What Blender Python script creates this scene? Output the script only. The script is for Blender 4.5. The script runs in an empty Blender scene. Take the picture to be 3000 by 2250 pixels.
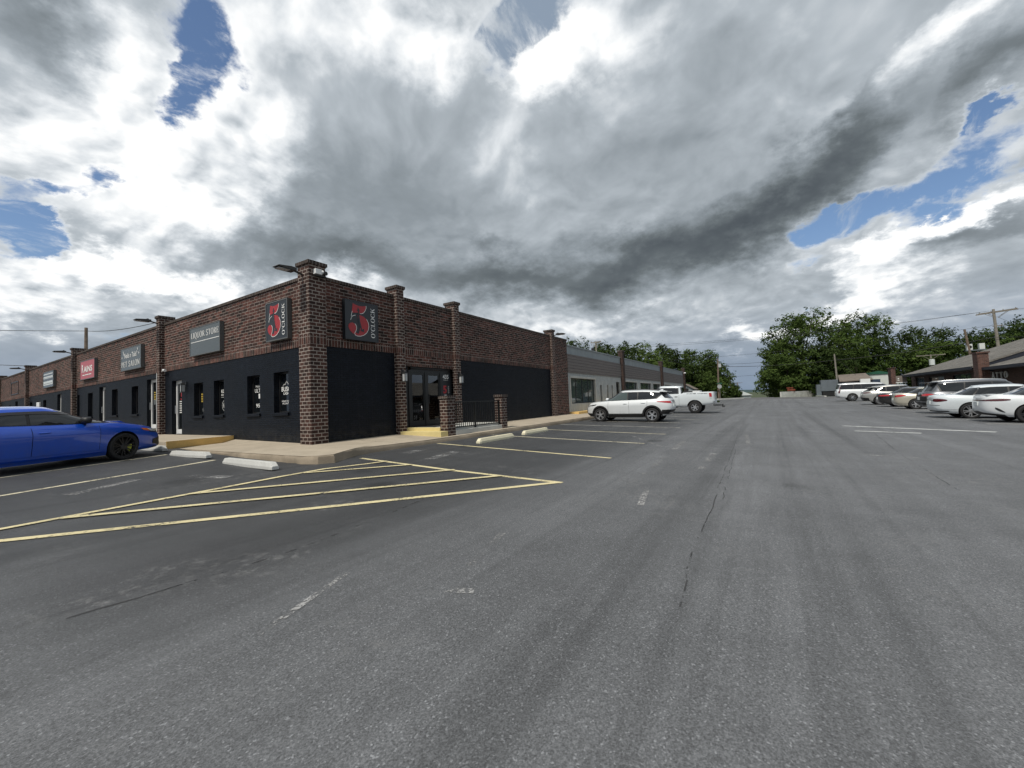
import bpy, bmesh, math, random
from mathutils import Vector, Matrix, Euler
sc = bpy.context.scene
COL = sc.collection
R = math.radians
RND = random.Random(7)

# ---------------------------------------------------------------- ground height
def ground_z(x, y):
    z = -.15 + (.02*max(y, -26) if y < 0 else (.03*min(y, 9) if x < 10 else .006*min(y, 60)))
    d = x-30
    if d > 0: z += .008*(math.sqrt(d*d+16)-4)
    if x > 84:
        z -= .035*(x-84) if x < 400 else .035*316
    return z

# ---------------------------------------------------------------- object helpers
def put(o, kind=None, label=None, cat=None, group=None, parent=None):
    COL.objects.link(o)
    if parent is not None: o.parent = parent
    tag(o, label, cat, group, kind)
    return o
def tag(o, label=None, cat=None, group=None, kind=None):
    if label: o['label'] = label
    if cat: o['category'] = cat
    if group: o['group'] = group
    if kind: o['kind'] = kind
    return o
def empty(name, loc=(0, 0, 0), rz=0, label=None, cat=None, group=None):
    o = bpy.data.objects.new(name, None); o.empty_display_size = .2
    o.location = loc; o.rotation_euler = (0, 0, rz)
    return put(o, None, label, cat, group)
def copy_tree(o, parent=None):
    c = o.copy(); COL.objects.link(c); c.parent = parent
    for ch in list(o.children): copy_tree(ch, c)
    return c

class MB:
    """collects faces; build() links them as one mesh object with metre-scaled UVs"""
    def __init__(s): s.v = []; s.f = []; s.m = []; s.uvr = []
    def face(s, pts, m=0, rot=0):
        n = len(s.v); s.v += [tuple(p) for p in pts]
        s.f.append(tuple(range(n, n+len(pts)))); s.m.append(m); s.uvr.append(rot); return s
    def mesh(s, vs, fs, m=0):
        n = len(s.v); s.v += [tuple(p) for p in vs]
        for f in fs: s.f.append(tuple(n+i for i in f)); s.m.append(m); s.uvr.append(0)
        return s
    def box(s, x0, x1, y0, y1, z0, z1, m=0, M=None, skip=''):
        P = [(x, y, z) for z in (z0, z1) for y in (y0, y1) for x in (x0, x1)]
        if M is not None: P = [tuple(M @ Vector(p)) for p in P]
        F = {'-z': (0, 2, 3, 1), '+z': (4, 5, 7, 6), '-y': (0, 1, 5, 4), '+y': (2, 6, 7, 3), '-x': (0, 4, 6, 2), '+x': (1, 3, 7, 5)}
        for k, f in F.items():
            if k not in skip.split(','): s.face([P[i] for i in f], m)
        return s
    def prism(s, poly, axis, a, b, m=0):
        """extrude a 2-D polygon along axis x/y/z between a and b"""
        def P(u, v, w): return {'x': (w, u, v), 'y': (u, w, v), 'z': (u, v, w)}[axis]
        A = [P(u, v, a) for u, v in poly]; B = [P(u, v, b) for u, v in poly]
        n = len(poly)
        s.face(A[::-1], m); s.face(B, m)
        for i in range(n):
            j = (i+1) % n; s.face([A[i], A[j], B[j], B[i]], m)
        return s
    def tube(s, path, r, n=8, m=0, cap=True):
        path = [Vector(p) for p in path]; rs = r if isinstance(r, (list, tuple)) else [r]*len(path)
        base = len(s.v); k = len(path)
        for i, p in enumerate(path):
            t = (path[min(i+1, k-1)]-path[max(i-1, 0)]).normalized()
            a = Vector((0, 0, 1)) if abs(t.z) < .9 else Vector((1, 0, 0))
            u = t.cross(a).normalized(); w = t.cross(u)
            for j in range(n):
                an = 2*math.pi*j/n; s.v.append(tuple(p+(u*math.cos(an)+w*math.sin(an))*rs[i]))
        for i in range(k-1):
            for j in range(n):
                q = (j+1) % n
                s.f.append((base+i*n+j, base+i*n+q, base+(i+1)*n+q, base+(i+1)*n+j)); s.m.append(m); s.uvr.append(0)
        if cap:
            s.f.append(tuple(base+j for j in range(n))[::-1]); s.m.append(m); s.uvr.append(0)
            s.f.append(tuple(base+(k-1)*n+j for j in range(n))); s.m.append(m); s.uvr.append(0)
        return s
    def lathe(s, prof, n=24, axis='y', c=(0, 0, 0), m=0):
        """revolve (radius, along) profile about axis"""
        base = len(s.v); k = len(prof)
        for r, a in prof:
            for j in range(n):
                t = 2*math.pi*j/n; u, w = r*math.cos(t), r*math.sin(t)
                p = {'y': (u, a, w), 'z': (u, w, a), 'x': (a, u, w)}[axis]
                s.v.append((p[0]+c[0], p[1]+c[1], p[2]+c[2]))
        for i in range(k-1):
            for j in range(n):
                q = (j+1) % n
                s.f.append((base+i*n+j, base+i*n+q, base+(i+1)*n+q, base+(i+1)*n+j)); s.m.append(m); s.uvr.append(0)
        return s
    def blob(s, c, r, n=14, k=9, e=.8, m=0):
        """rounded-box ellipsoid"""
        base = len(s.v)
        sp = lambda v: math.copysign(abs(v)**e, v)
        for i in range(k):
            ph = -math.pi/2+math.pi*i/(k-1)
            for j in range(n):
                t = 2*math.pi*j/n
                s.v.append((c[0]+r[0]*sp(math.cos(ph))*sp(math.cos(t)), c[1]+r[1]*sp(math.cos(ph))*sp(math.sin(t)), c[2]+r[2]*sp(math.sin(ph))))
        for i in range(k-1):
            for j in range(n):
                q = (j+1) % n
                s.f.append((base+i*n+j, base+i*n+q, base+(i+1)*n+q, base+(i+1)*n+j)); s.m.append(m); s.uvr.append(0)
        return s
    def raw(s, name):
        me = bpy.data.meshes.new(name); me.from_pydata(s.v, [], s.f)
        return me
    def build(s, name, mats, parent=None, kind=None, label=None, cat=None, group=None, smooth=0, bevel=0, loc=None, weld=False, fixn=False):
        me = s.raw(name)
        if not isinstance(mats, (list, tuple)): mats = [mats]
        for mt in mats: me.materials.append(mt)
        me.polygons.foreach_set('material_index', s.m)
        uv = me.uv_layers.new(name='UVMap')
        for p in me.polygons:
            n = p.normal
            if s.uvr[p.index]: sw = True
            else: sw = False
            ax = max(range(3), key=lambda i: abs(n[i]))
            for li in p.loop_indices:
                c = me.vertices[me.loops[li].vertex_index].co
                q = (c.y, c.z) if ax == 0 else (c.x, c.z) if ax == 1 else (c.x, c.y)
                uv.data[li].uv = (q[1], q[0]) if sw else q
        if weld or fixn or bevel:
            bm = bmesh.new(); bm.from_mesh(me)
            bmesh.ops.remove_doubles(bm, verts=bm.verts, dist=1e-5)
            if fixn: bmesh.ops.recalc_face_normals(bm, faces=bm.faces)
            if bevel:
                bmesh.ops.bevel(bm, geom=[e for e in bm.edges if len(e.link_faces) == 2 and e.calc_face_angle(0) > .5], offset=bevel, segments=2, affect='EDGES', profile=.6)
            bm.to_mesh(me); bm.free()
        if smooth:
            me.polygons.foreach_set('use_smooth', [True]*len(me.polygons)); me.set_sharp_from_angle(angle=R(smooth))
        me.update()
        o = bpy.data.objects.new(name, me)
        if loc: o.location = loc
        return put(o, kind, label, cat, group, parent)

# ---------------------------------------------------------------- node helpers
def new_mat(name):
    m = bpy.data.materials.new(name); m.use_nodes = True
    nt = m.node_tree; b = nt.nodes['Principled BSDF']
    return m, nt, b
class NT:
    def __init__(s, nt): s.t = nt; s.n = nt.nodes; s.l = nt.links
    def add(s, typ, inp=None, **kw):
        nd = s.n.new(typ)
        for k, v in kw.items(): setattr(nd, k, v)
        for k, v in (inp or {}).items(): s.set(nd.inputs[k], v)
        return nd
    def set(s, sock, v):
        if isinstance(v, bpy.types.NodeSocket): s.l.new(v, sock)
        elif isinstance(v, bpy.types.Node): s.l.new(v.outputs[0], sock)
        else: sock.default_value = v
    def math(s, op, a, b=0, c=0, clamp=False):
        nd = s.add('ShaderNodeMath', {0: a, 1: b, 2: c}, operation=op, use_clamp=clamp); return nd.outputs[0]
    def vm(s, op, a, b=(0, 0, 0)):
        nd = s.add('ShaderNodeVectorMath', {0: a, 1: b}, operation=op)
        return nd.outputs['Value'] if op in ('LENGTH', 'DOT_PRODUCT', 'DISTANCE') else nd.outputs[0]
    def mr(s, v, a, b, c=0., d=1., smooth=False):
        nd = s.add('ShaderNodeMapRange', {0: v, 1: a, 2: b, 3: c, 4: d}, interpolation_type='SMOOTHSTEP' if smooth else 'LINEAR'); return nd.outputs[0]
    def noise(s, vec, scale, detail=4, rough=.5, dist=0, dim='3D'):
        nd = s.add('ShaderNodeTexNoise', {'Scale': scale, 'Detail': detail, 'Roughness': rough, 'Distortion': dist}, noise_dimensions=dim)
        s.set(nd.inputs['Vector'], vec); return nd
    def mix(s, f, a, b, mode='MIX'):
        nd = s.add('ShaderNodeMix', data_type='RGBA', blend_type=mode)
        s.set(nd.inputs[0], f)
        for i, v in ((6, a), (7, b)):
            if isinstance(v, tuple) and len(v) == 3: v = (*v, 1)
            s.set(nd.inputs[i], v)
        return nd.outputs[2]
    def ramp(s, f, stops):
        nd = s.add('ShaderNodeValToRGB', {0: f}); cr = nd.color_ramp
        while len(cr.elements) < len(stops): cr.elements.new(.5)
        for e, (p, c) in zip(cr.elements, stops):
            e.position = p; e.color = (*c, 1) if len(c) == 3 else c
        return nd.outputs[0]
def c4(c): return (*c, 1) if len(c) == 3 else c

def simple(name, col, rough=.5, metal=0, var=0, scale=8, bump=0, spec=.5, coat=0, bscale=None):
    m, nt, b = new_mat(name); t = NT(nt)
    b.inputs['Roughness'].default_value = rough; b.inputs['Metallic'].default_value = metal
    b.inputs['Specular IOR Level'].default_value = spec
    if coat:
        b.inputs['Coat Weight'].default_value = coat; b.inputs['Coat Roughness'].default_value = .03
    if var or bump:
        oc = t.add('ShaderNodeTexCoord').outputs['Object']
        n = t.noise(oc, scale, 6, .6)
        col_ = t.mix(t.mr(n.outputs[0], .3, .7), tuple(c*(1-var) for c in col), tuple(min(1, c*(1+var)) for c in col))
        t.l.new(col_, b.inputs['Base Color'])
        if bump:
            n2 = t.noise(oc, bscale or scale*8, 4, .6)
            bp = t.add('ShaderNodeBump', {'Strength': bump, 'Distance': .02, 'Height': n2.outputs[0]})
            t.l.new(bp.outputs[0], b.inputs['Normal'])
    else: b.inputs['Base Color'].default_value = c4(col)
    return m
# ---------------------------------------------------------------- materials
def brick(name, bw, bh, mort, ca, cb, cm, smudge=.0, bump=.5, offset=.5, rough=.85, mix_=.0, noise_amt=.25, spec=.3, dirt=0):
    m, nt, b = new_mat(name); t = NT(nt)
    uv = t.add('ShaderNodeTexCoord').outputs['UV']
    wob = t.noise(uv, 9, 2); wv = t.vm('SCALE', t.vm('SUBTRACT', wob.outputs['Color'], (.5, .5, .5)))
    wv.node.inputs['Scale'].default_value = .012
    uvw = t.vm('ADD', uv, wv)
    br = t.add('ShaderNodeTexBrick', {'Vector': uvw, 'Color1': c4(ca), 'Color2': c4(cb), 'Mortar': c4(cm), 'Scale': 1, 'Mortar Size': mort, 'Mortar Smooth': .15, 'Bias': mix_, 'Brick Width': bw, 'Row Height': bh}, offset=offset)
    n1 = t.noise(uv, 5, 5, .65); n2 = t.noise(uv, 30, 3, .6)
    f = t.mr(n1.outputs[0], .3, .7, 1-noise_amt, 1+noise_amt)
    f2 = t.mr(n2.outputs[0], .3, .7, .85, 1.15)
    col = t.mix(1, br.outputs[0], t.vm('SCALE', (1, 1, 1)), 'MULTIPLY')
    sv = col.node.inputs[7].links[0].from_node; t.set(sv.inputs['Scale'], t.math('MULTIPLY', f, f2))
    n5 = t.noise(uv, .55, 4, .6); sv2 = t.add('ShaderNodeVectorMath', {0: col}, operation='SCALE'); t.set(sv2.inputs['Scale'], t.mr(n5.outputs[0], .3, .7, .82, 1.2)); col = sv2.outputs[0]
    if dirt:
        sy = t.add('ShaderNodeSeparateXYZ', {0: uv}).outputs[1]; n6 = t.noise(uv, 4, 5, .7)
        kd = t.math('MULTIPLY', t.mr(sy, .5, .02, 0, 1), t.mr(n6.outputs[0], .42, .68, 0, dirt)); col = t.mix(kd, col, (.07, .064, .055))
        mp = t.add('ShaderNodeMapping', {'Vector': uv, 'Scale': (2.2, .12, 1)}); n7 = t.noise(mp.outputs[0], 2.5, 5, .65); col = t.mix(t.mr(n7.outputs[0], .56, .74, 0, .35), col, (.03, .032, .036))
    if smudge:
        n3 = t.noise(uv, 3.2, 6, .72); n4 = t.noise(uv, 14, 3, .6)
        k = t.math('MULTIPLY', t.mr(n3.outputs[0], .56, .68, 0, 1), t.mr(n4.outputs[0], .42, .62, 0, smudge))
        col = t.mix(k, col, (.30, .22, .20))
    t.l.new(col, b.inputs['Base Color'])
    h = t.math('ADD', t.math('MULTIPLY', t.math('SUBTRACT', 1, br.outputs[1]), 1.), t.math('MULTIPLY', n2.outputs[0], .35))
    bp = t.add('ShaderNodeBump', {'Strength': bump, 'Distance': .008, 'Height': h})
    t.l.new(bp.outputs[0], b.inputs['Normal']); b.inputs['Roughness'].default_value = rough
    b.inputs['Specular IOR Level'].default_value = spec
    return m
M = {}
BR1, BR2, BRM = (.022, .0115, .009), (.125, .048, .036), (.245, .205, .18)
M['brick'] = brick('brown_brick', .305, .1016, .010, BR1, BR2, BRM, .65, .8, mix_=-.15, noise_amt=.5)
M['soldier'] = brick('soldier_brick', .1016, .254, .010, BR1, BR2, BRM, .55, .8, offset=0., mix_=-.1, noise_amt=.45)
M['quoin'] = brick('pier_brick', .21, .1016, .012, (.026, .0135, .011), (.075, .034, .026), (.30, .26, .23), .35, .8, noise_amt=.35)
M['painted'] = brick('painted_brick', .2, .0677, .009, (.0060, .0088, .0145), (.0092, .0128, .020), (.0026, .0036, .0055), 0, 1., rough=.55, noise_amt=.25, spec=.16, dirt=.5)
M['redbrick'] = brick('red_brick', .24, .08, .010, (.055, .026, .02), (.125, .056, .042), (.13, .11, .10), .2, .6)
M['darkbrick'] = brick('dark_brick', .24, .08, .010, (.026, .014, .011), (.06, .03, .024), (.09, .078, .07), .1, .6)
M['block'] = brick('white_block', .4, .2, .008, (.58, .58, .55), (.7, .7, .67), (.42, .42, .4), 0, .3, noise_amt=.2)
M['cap'] = brick('cap_brick', .1016, .3, .010, (.035, .028, .024), (.07, .05, .042), (.19, .165, .15), .2, .6, offset=0.)

def concrete(name, col, var=.16, joint=0, stain=.25):
    m, nt, b = new_mat(name); t = NT(nt)
    oc = t.add('ShaderNodeTexCoord').outputs['Object']
    a = t.noise(oc, 1.3, 6, .65); c = t.noise(oc, 40, 4, .7); e = t.noise(oc, .5, 5, .7)
    f = t.math('MULTIPLY', t.mr(a.outputs[0], .3, .7, 1-var, 1+var), t.mr(c.outputs[0], .3, .7, .9, 1.1))
    k = t.mr(e.outputs[0], .5, .72, 0, stain)
    cc = t.mix(k, col, tuple(v*.45 for v in col))
    sv = t.add('ShaderNodeVectorMath', {0: cc}, operation='SCALE'); t.set(sv.inputs['Scale'], f)
    t.l.new(sv.outputs[0], b.inputs['Base Color'])
    bp = t.add('ShaderNodeBump', {'Strength': .35, 'Distance': .006, 'Height': c.outputs[0]}); t.l.new(bp.outputs[0], b.inputs['Normal'])
    b.inputs['Roughness'].default_value = .9; b.inputs['Specular IOR Level'].default_value = .25
    return m
M['walk'] = concrete('sidewalk_concrete', (.40, .345, .27))
M['kerb'] = concrete('kerb_concrete', (.27, .225, .17), .25, 0, .6)
M['newconc'] = concrete('pale_concrete', (.5, .5, .47), .12, 0, .3)
M['stopconc'] = concrete('stop_concrete', (.5, .5, .48), .12, 0, .25)
M['graywall'] = None

def asphalt():
    m, nt, b = new_mat('asphalt'); t = NT(nt)
    oc = t.add('ShaderNodeTexCoord').outputs['Object']
    sx = t.add('ShaderNodeSeparateXYZ', {0: oc})
    x, y = sx.outputs[0], sx.outputs[1]
    ag = t.add('ShaderNodeTexVoronoi', {'Vector': oc, 'Scale': 120.}, feature='F1')
    g = t.add('ShaderNodeSeparateColor', {0: ag.outputs['Color']}).outputs[0]
    fine = t.noise(oc, 105, 3, .8)
    ag2 = t.math('MULTIPLY', t.mr(fine.outputs[0], .3, .72, .48, 1.56), t.mr(g, 0, 1, .74, 1.26))
    chip = t.math('MULTIPLY', t.math('GREATER_THAN', g, .965), .075)
    mid = t.noise(oc, 1.1, 6, .62); big = t.noise(oc, .18, 4, .55)
    st = t.add('ShaderNodeMapping', {'Vector': oc, 'Scale': (.05, 1.1, 1), 'Rotation': (0, 0, R(3))}, vector_type='POINT')
    streak = t.noise(st.outputs[0], 1.5, 5, .6)
    st2 = t.add('ShaderNodeMapping', {'Vector': oc, 'Scale': (1.0, .10, 1), 'Rotation': (0, 0, R(-5))}, vector_type='POINT')
    streak2 = t.noise(st2.outputs[0], 2.3, 5, .65)
    # fresh sealed stalls next to the buildings: darker binder, fewer bare stones
    ys = t.math('ADD', y, t.math('MULTIPLY', t.math('SUBTRACT', mid.outputs[0], .5), 1.6))
    xs = t.math('ADD', x, t.math('MULTIPLY', t.math('SUBTRACT', mid.outputs[0], .5), 1.2))
    seal = t.mr(ys, -8.9, -6.9, 0, 1, True)
    seal_left = t.math('MULTIPLY', t.mr(xs, -7.5, -5.2, 0, 1, True), 1)
    s1 = t.math('MULTIPLY', seal, t.math('MAXIMUM', seal_left, t.mr(ys, -6.4, -5.0, 0, 1, True)))
    s1 = t.math('MULTIPLY', s1, t.mr(x, 14, 34, 1, .45))
    base = t.math('MULTIPLY', t.mr(mid.outputs[0], .3, .7, .88, 1.14), t.mr(big.outputs[0], .3, .7, .88, 1.12))
    base = t.math('MULTIPLY', base, t.mr(streak.outputs[0], .3, .7, .86, 1.14))
    base = t.math('MULTIPLY', base, t.mr(streak2.outputs[0], .3, .7, .93, 1.08))
    agf = t.mix(t.math('MULTIPLY', s1, .6), ag2, (1, 1, 1)); agv = t.add('ShaderNodeSeparateColor', {0: agf}).outputs[0]
    val = t.math('MULTIPLY', t.math('MULTIPLY', base, agv), t.mr(s1, 0, 1, .120, .046))
    val = t.math('ADD', val, t.math('MULTIPLY', chip, t.mr(s1, 0, 1, 1, .25)))
    st3 = t.add('ShaderNodeMapping', {'Vector': oc, 'Scale': (.035, 2.6, 1), 'Rotation': (0, 0, R(-2))}, vector_type='POINT')
    st4 = t.add('ShaderNodeMapping', {'Vector': oc, 'Scale': (.22, 2.2, 1), 'Rotation': (0, 0, R(38))}, vector_type='POINT')
    tyre = t.math('MULTIPLY', t.mr(t.noise(st3.outputs[0], 1.2, 4, .6).outputs[0], .52, .66, 1, .80), t.mr(t.noise(st4.outputs[0], 1., 5, .65).outputs[0], .55, .68, 1, 1.20))
    val = t.math('MULTIPLY', val, tyre)
    dv_ = t.add('ShaderNodeTexVoronoi', {'Vector': t.vm('ADD', oc, t.vm('SCALE', t.noise(oc, 5, 3, .6).outputs['Color'])), 'Scale': .55}, feature='F1')
    [n for n in nt.nodes if n.type == 'VECT_MATH' and n.operation == 'SCALE'][-1].inputs['Scale'].default_value = .12
    dc_ = t.add('ShaderNodeSeparateColor', {0: dv_.outputs['Color']}).outputs[1]
    drip = t.math('MULTIPLY', t.mr(dv_.outputs['Distance'], .09, .22, .42, 0, True), t.math('GREATER_THAN', dc_, .55))
    val = t.math('MULTIPLY', val, t.math('SUBTRACT', 1, drip))
    # chalky scuffs and old worn paint
    sc1 = t.noise(oc, .9, 3, .5); sc2 = t.noise(oc, 9, 6, .75)
    scf = t.math('MULTIPLY', t.mr(sc1.outputs[0], .57, .70, 0, 1), t.mr(sc2.outputs[0], .50, .70, 0, .6))
    col = t.mix(scf, t.add('ShaderNodeCombineColor', {0: t.math('MULTIPLY', val, .965), 1: val, 2: t.math('MULTIPLY', val, 1.06)}).outputs[0], (.21, .21, .21))
    t.l.new(col, b.inputs['Base Color'])
    hgt = t.math('ADD', t.math('MULTIPLY', fine.outputs[0], 1.), t.math('MULTIPLY', g, .6))
    bp = t.add('ShaderNodeBump', {'Strength': .55, 'Distance': .006, 'Height': hgt}); t.l.new(bp.outputs[0], b.inputs['Normal'])
    t.l.new(t.mr(s1, 0, 1, .72, .6), b.inputs['Roughness']); b.inputs['Specular IOR Level'].default_value = .42
    return m
M['asphalt'] = asphalt()
M['road'] = simple('road_asphalt', (.10, .10, .105), .9, var=.15, scale=2, bump=.2)

def paint(name, col, wear=.25, alpha=True, scale=22):
    m, nt, b = new_mat(name); t = NT(nt)
    oc = t.add('ShaderNodeTexCoord').outputs['Object']
    n = t.noise(oc, scale, 6, .75); n2 = t.noise(oc, 1.7, 4, .6); n3 = t.noise(oc, 45, 3, .7)
    col_ = t.mix(t.mr(n2.outputs[0], .3, .7), tuple(c*.82 for c in col), tuple(min(1, c*1.08) for c in col))
    sv = t.add('ShaderNodeVectorMath', {0: col_}, operation='SCALE'); t.set(sv.inputs['Scale'], t.mr(n3.outputs[0], .3, .7, .82, 1.12))
    t.l.new(sv.outputs[0], b.inputs['Base Color']); b.inputs['Roughness'].default_value = .8
    k = t.math('ADD', n.outputs[0], t.math('MULTIPLY', t.math('SUBTRACT', n2.outputs[0], .5), .5))
    t.l.new(t.mr(k, wear, wear+.10, 0, 1), b.inputs['Alpha'])
    return m
M['yellow_line'] = paint('yellow_line_paint', (.64, .56, .33), .34)
M['pale_line'] = paint('pale_line_paint', (.56, .54, .48), .40)
M['cream_line'] = paint('cream_line_paint', (.60, .55, .40), .36)
M['white_line'] = paint('worn_white_paint', (.56, .57, .56), .36)
M['ghost_line'] = paint('ghost_paint', (.32, .32, .32), .505, scale=34)
M['yellow_kerb'] = concrete('yellow_kerb_paint', (.74, .50, .19), .14, 0, .35)
M['yellow_step'] = concrete('yellow_step_paint', (.66, .55, .26), .1, 0, .15)
M['yellow_stop'] = concrete('yellow_stop_paint', (.70, .65, .48), .14, 0, .25)
M['tar'] = paint('tar', (.040, .040, .042), .47, scale=7)

M['black'] = simple('black_plastic', (.012, .012, .013), .5, bump=.1, scale=20)
M['rubber'] = simple('rubber', (.014, .014, .015), .8)
M['dark'] = simple('underside', (.006, .006, .006), .9)
M['black_metal'] = simple('black_metal', (.012, .013, .014), .4)
M['bronze'] = simple('dark_bronze', (.03, .028, .026), .5)
M['alu'] = simple('aluminium', (.62, .63, .64), .35, .85)
M['white_al'] = simple('white_metal', (.72, .73, .73), .4)
M['chrome'] = simple('chrome', (.75, .76, .78), .12, 1.)
M['silver'] = simple('wheel_silver', (.6, .61, .63), .28, .8)
M['gunmetal'] = simple('wheel_dark', (.04, .041, .043), .35, .6)
M['disc'] = simple('brake_disc', (.03, .03, .03), .5, .5)
M['lime'] = simple('lime_caliper', (.55, .6, .05), .4)
M['white'] = simple('white_plastic', (.75, .76, .76), .45)
M['letter'] = simple('white_letter', (.78, .78, .76), .5)
M['red'] = simple('sign_red', (.36, .028, .035), .5)
M['signface'] = simple('sign_face_dark', (.018, .022, .027), .35)
M['signslate'] = simple('sign_face_slate', (.085, .10, .105), .25)
M['signgray'] = simple('sign_frame', (.10, .105, .105), .4)
M['signwhite'] = simple('sign_face_white', (.62, .66, .66), .4)
M['signpink'] = simple('sign_face_pink', (.45, .10, .12), .4)
M['glass'] = simple('window_glass', (.008, .010, .012), .03, spec=.6)
def tinted(name, col, rough=.04):
    m, nt, b = new_mat(name); b.inputs['Base Color'].default_value = c4(col); b.inputs['Roughness'].default_value = rough
    b.inputs['Specular IOR Level'].default_value = .5; b.inputs['Coat Weight'].default_value = .3
    return m
M['carglass'] = tinted('car_glass', (.012, .014, .016))
M['carglass_light'] = tinted('car_glass_clear', (.055, .075, .075))
M['visor'] = simple('smoked_visor', (.03, .028, .032), .2)
def clear_glass():
    m, nt, b = new_mat('storefront_glass'); t = NT(nt)
    out = [n for n in nt.nodes if n.type == 'OUTPUT_MATERIAL'][0]
    tr = t.add('ShaderNodeBsdfTransparent', {0: (.62, .66, .66, 1)}); gl = t.add('ShaderNodeBsdfGlossy', {'Roughness': .015})
    fr = t.add('ShaderNodeFresnel', {'IOR': 1.65}); mx = t.add('ShaderNodeMixShader', {1: tr, 2: gl})
    t.l.new(t.math('ADD', fr.outputs[0], .10), mx.inputs[0]); t.l.new(mx.outputs[0], out.inputs[0]); return m
M['shopglass'] = clear_glass()
def carpaint(name, col, metal=0., rough=.35, flake=0):
    m, nt, b = new_mat(name); t = NT(nt)
    oc = t.add('ShaderNodeTexCoord').outputs['Object']
    n = t.noise(oc, 1.6, 4, .6)
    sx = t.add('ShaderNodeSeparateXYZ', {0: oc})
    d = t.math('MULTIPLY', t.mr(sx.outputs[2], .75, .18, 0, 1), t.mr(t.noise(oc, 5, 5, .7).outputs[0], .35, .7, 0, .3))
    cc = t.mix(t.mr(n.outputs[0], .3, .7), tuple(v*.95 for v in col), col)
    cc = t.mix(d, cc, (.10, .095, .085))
    t.l.new(cc, b.inputs['Base Color']); b.inputs['Metallic'].default_value = metal; b.inputs['Roughness'].default_value = rough
    b.inputs['Coat Weight'].default_value = 1; b.inputs['Coat Roughness'].default_value = .04
    return m
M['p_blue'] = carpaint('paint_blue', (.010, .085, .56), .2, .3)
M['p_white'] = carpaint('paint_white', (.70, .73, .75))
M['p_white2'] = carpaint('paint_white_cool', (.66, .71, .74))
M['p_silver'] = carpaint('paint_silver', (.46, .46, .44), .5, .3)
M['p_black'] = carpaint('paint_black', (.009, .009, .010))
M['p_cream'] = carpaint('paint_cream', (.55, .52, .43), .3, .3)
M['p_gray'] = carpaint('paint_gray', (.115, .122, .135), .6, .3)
M['lamp_red'] = simple('tail_lamp', (.42, .012, .016), .15, coat=1)
M['lamp_dark'] = simple('tail_lamp_dark', (.075, .005, .007), .15, coat=1)
M['lamp_clear'] = simple('lamp_clear', (.55, .57, .58), .1, coat=1)
M['lamp_amber'] = simple('lamp_amber', (.6, .14, .03), .15, coat=1)
M['frost'] = simple('frosted_glass', (.42, .44, .45), .2)
M['wood_pole'] = simple('pole_wood', (.16, .12, .09), .9, var=.3, scale=3, bump=.3)
M['pole_gray'] = simple('pole_gray', (.22, .20, .17), .85, var=.25, scale=3, bump=.3)
M['wire'] = simple('wire', (.02, .02, .02), .6)
M['shingle'] = brick('shingle_roof', .9, .14, .006, (.12, .115, .105), (.17, .16, .145), (.08, .075, .07), 0, .5)
M['brownroof'] = simple('brown_roof', (.16, .135, .115), .9, var=.2, scale=2)
M['navy'] = simple('navy_siding', (.012, .016, .028), .6)
M['shedblue'] = simple('blue_shed', (.025, .042, .075), .6)
M['greenroof'] = simple('green_metal', (.02, .10, .06), .4)
M['corr'] = simple('white_sheet', (.6, .62, .6), .5, var=.05, scale=2)
M['utility'] = simple('utility_gray', (.12, .14, .16), .5, var=.1, scale=2)
M['orange'] = simple('rust_red', (.17, .035, .015), .7)
M['yellow'] = simple('yellow_sign', (.75, .72, .05), .5)
M['signback'] = simple('sign_metal', (.4, .42, .42), .5, .3)
M['brownsign'] = simple('brown_board', (.17, .145, .125), .7, var=.1, scale=2)
M['crate'] = simple('plywood', (.38, .24, .09), .7, var=.25, scale=4)
M['interior'] = simple('interior_dark', (.012, .012, .012), .9)
M['mat_floor'] = simple('shop_floor', (.05, .045, .04), .6)

def wall_gray():
    m, nt, b = new_mat('gray_panel'); t = NT(nt)
    oc = t.add('ShaderNodeTexCoord').outputs['Object']
    mp = t.add('ShaderNodeMapping', {'Vector': oc, 'Scale': (3.2, 1, .35)})
    n = t.noise(mp.outputs[0], 2.2, 6, .7); n2 = t.noise(oc, 3, 5, .7)
    f = t.math('MULTIPLY', t.mr(n.outputs[0], .3, .7, .68, 1.25), t.mr(n2.outputs[0], .3, .7, .85, 1.12))
    sv = t.add('ShaderNodeVectorMath', {0: (.40, .42, .415)}, operation='SCALE'); t.set(sv.inputs['Scale'], f)
    t.l.new(sv.outputs[0], b.inputs['Base Color']); b.inputs['Roughness'].default_value = .85
    return m
M['graywall'] = wall_gray()
M['parapet_gray'] = simple('parapet_gray', (.27, .30, .31), .75, var=.12, scale=1.2)
def siding():
    m, nt, b = new_mat('brown_siding'); t = NT(nt)
    oc = t.add('ShaderNodeTexCoord').outputs['Object']
    sx = t.add('ShaderNodeSeparateXYZ', {0: oc})
    w = t.math('FRACT', t.math('MULTIPLY', sx.outputs[2], 1/.2032))
    edge = t.math('LESS_THAN', w, .1)
    mp = t.add('ShaderNodeMapping', {'Vector': oc, 'Scale': (.6, 1, 14)}); n = t.noise(mp.outputs[0], 1.5, 4, .6)
    col = t.mix(t.mr(n.outputs[0], .3, .7), (.14, .124, .118), (.20, .178, .170))
    col = t.mix(edge, col, (.02, .018, .018)); t.l.new(col, b.inputs['Base Color'])
    bp = t.add('ShaderNodeBump', {'Strength': .9, 'Distance': .02, 'Height': w}); t.l.new(bp.outputs[0], b.inputs['Normal'])
    b.inputs['Roughness'].default_value = .7
    return m
M['siding'] = siding()
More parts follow.
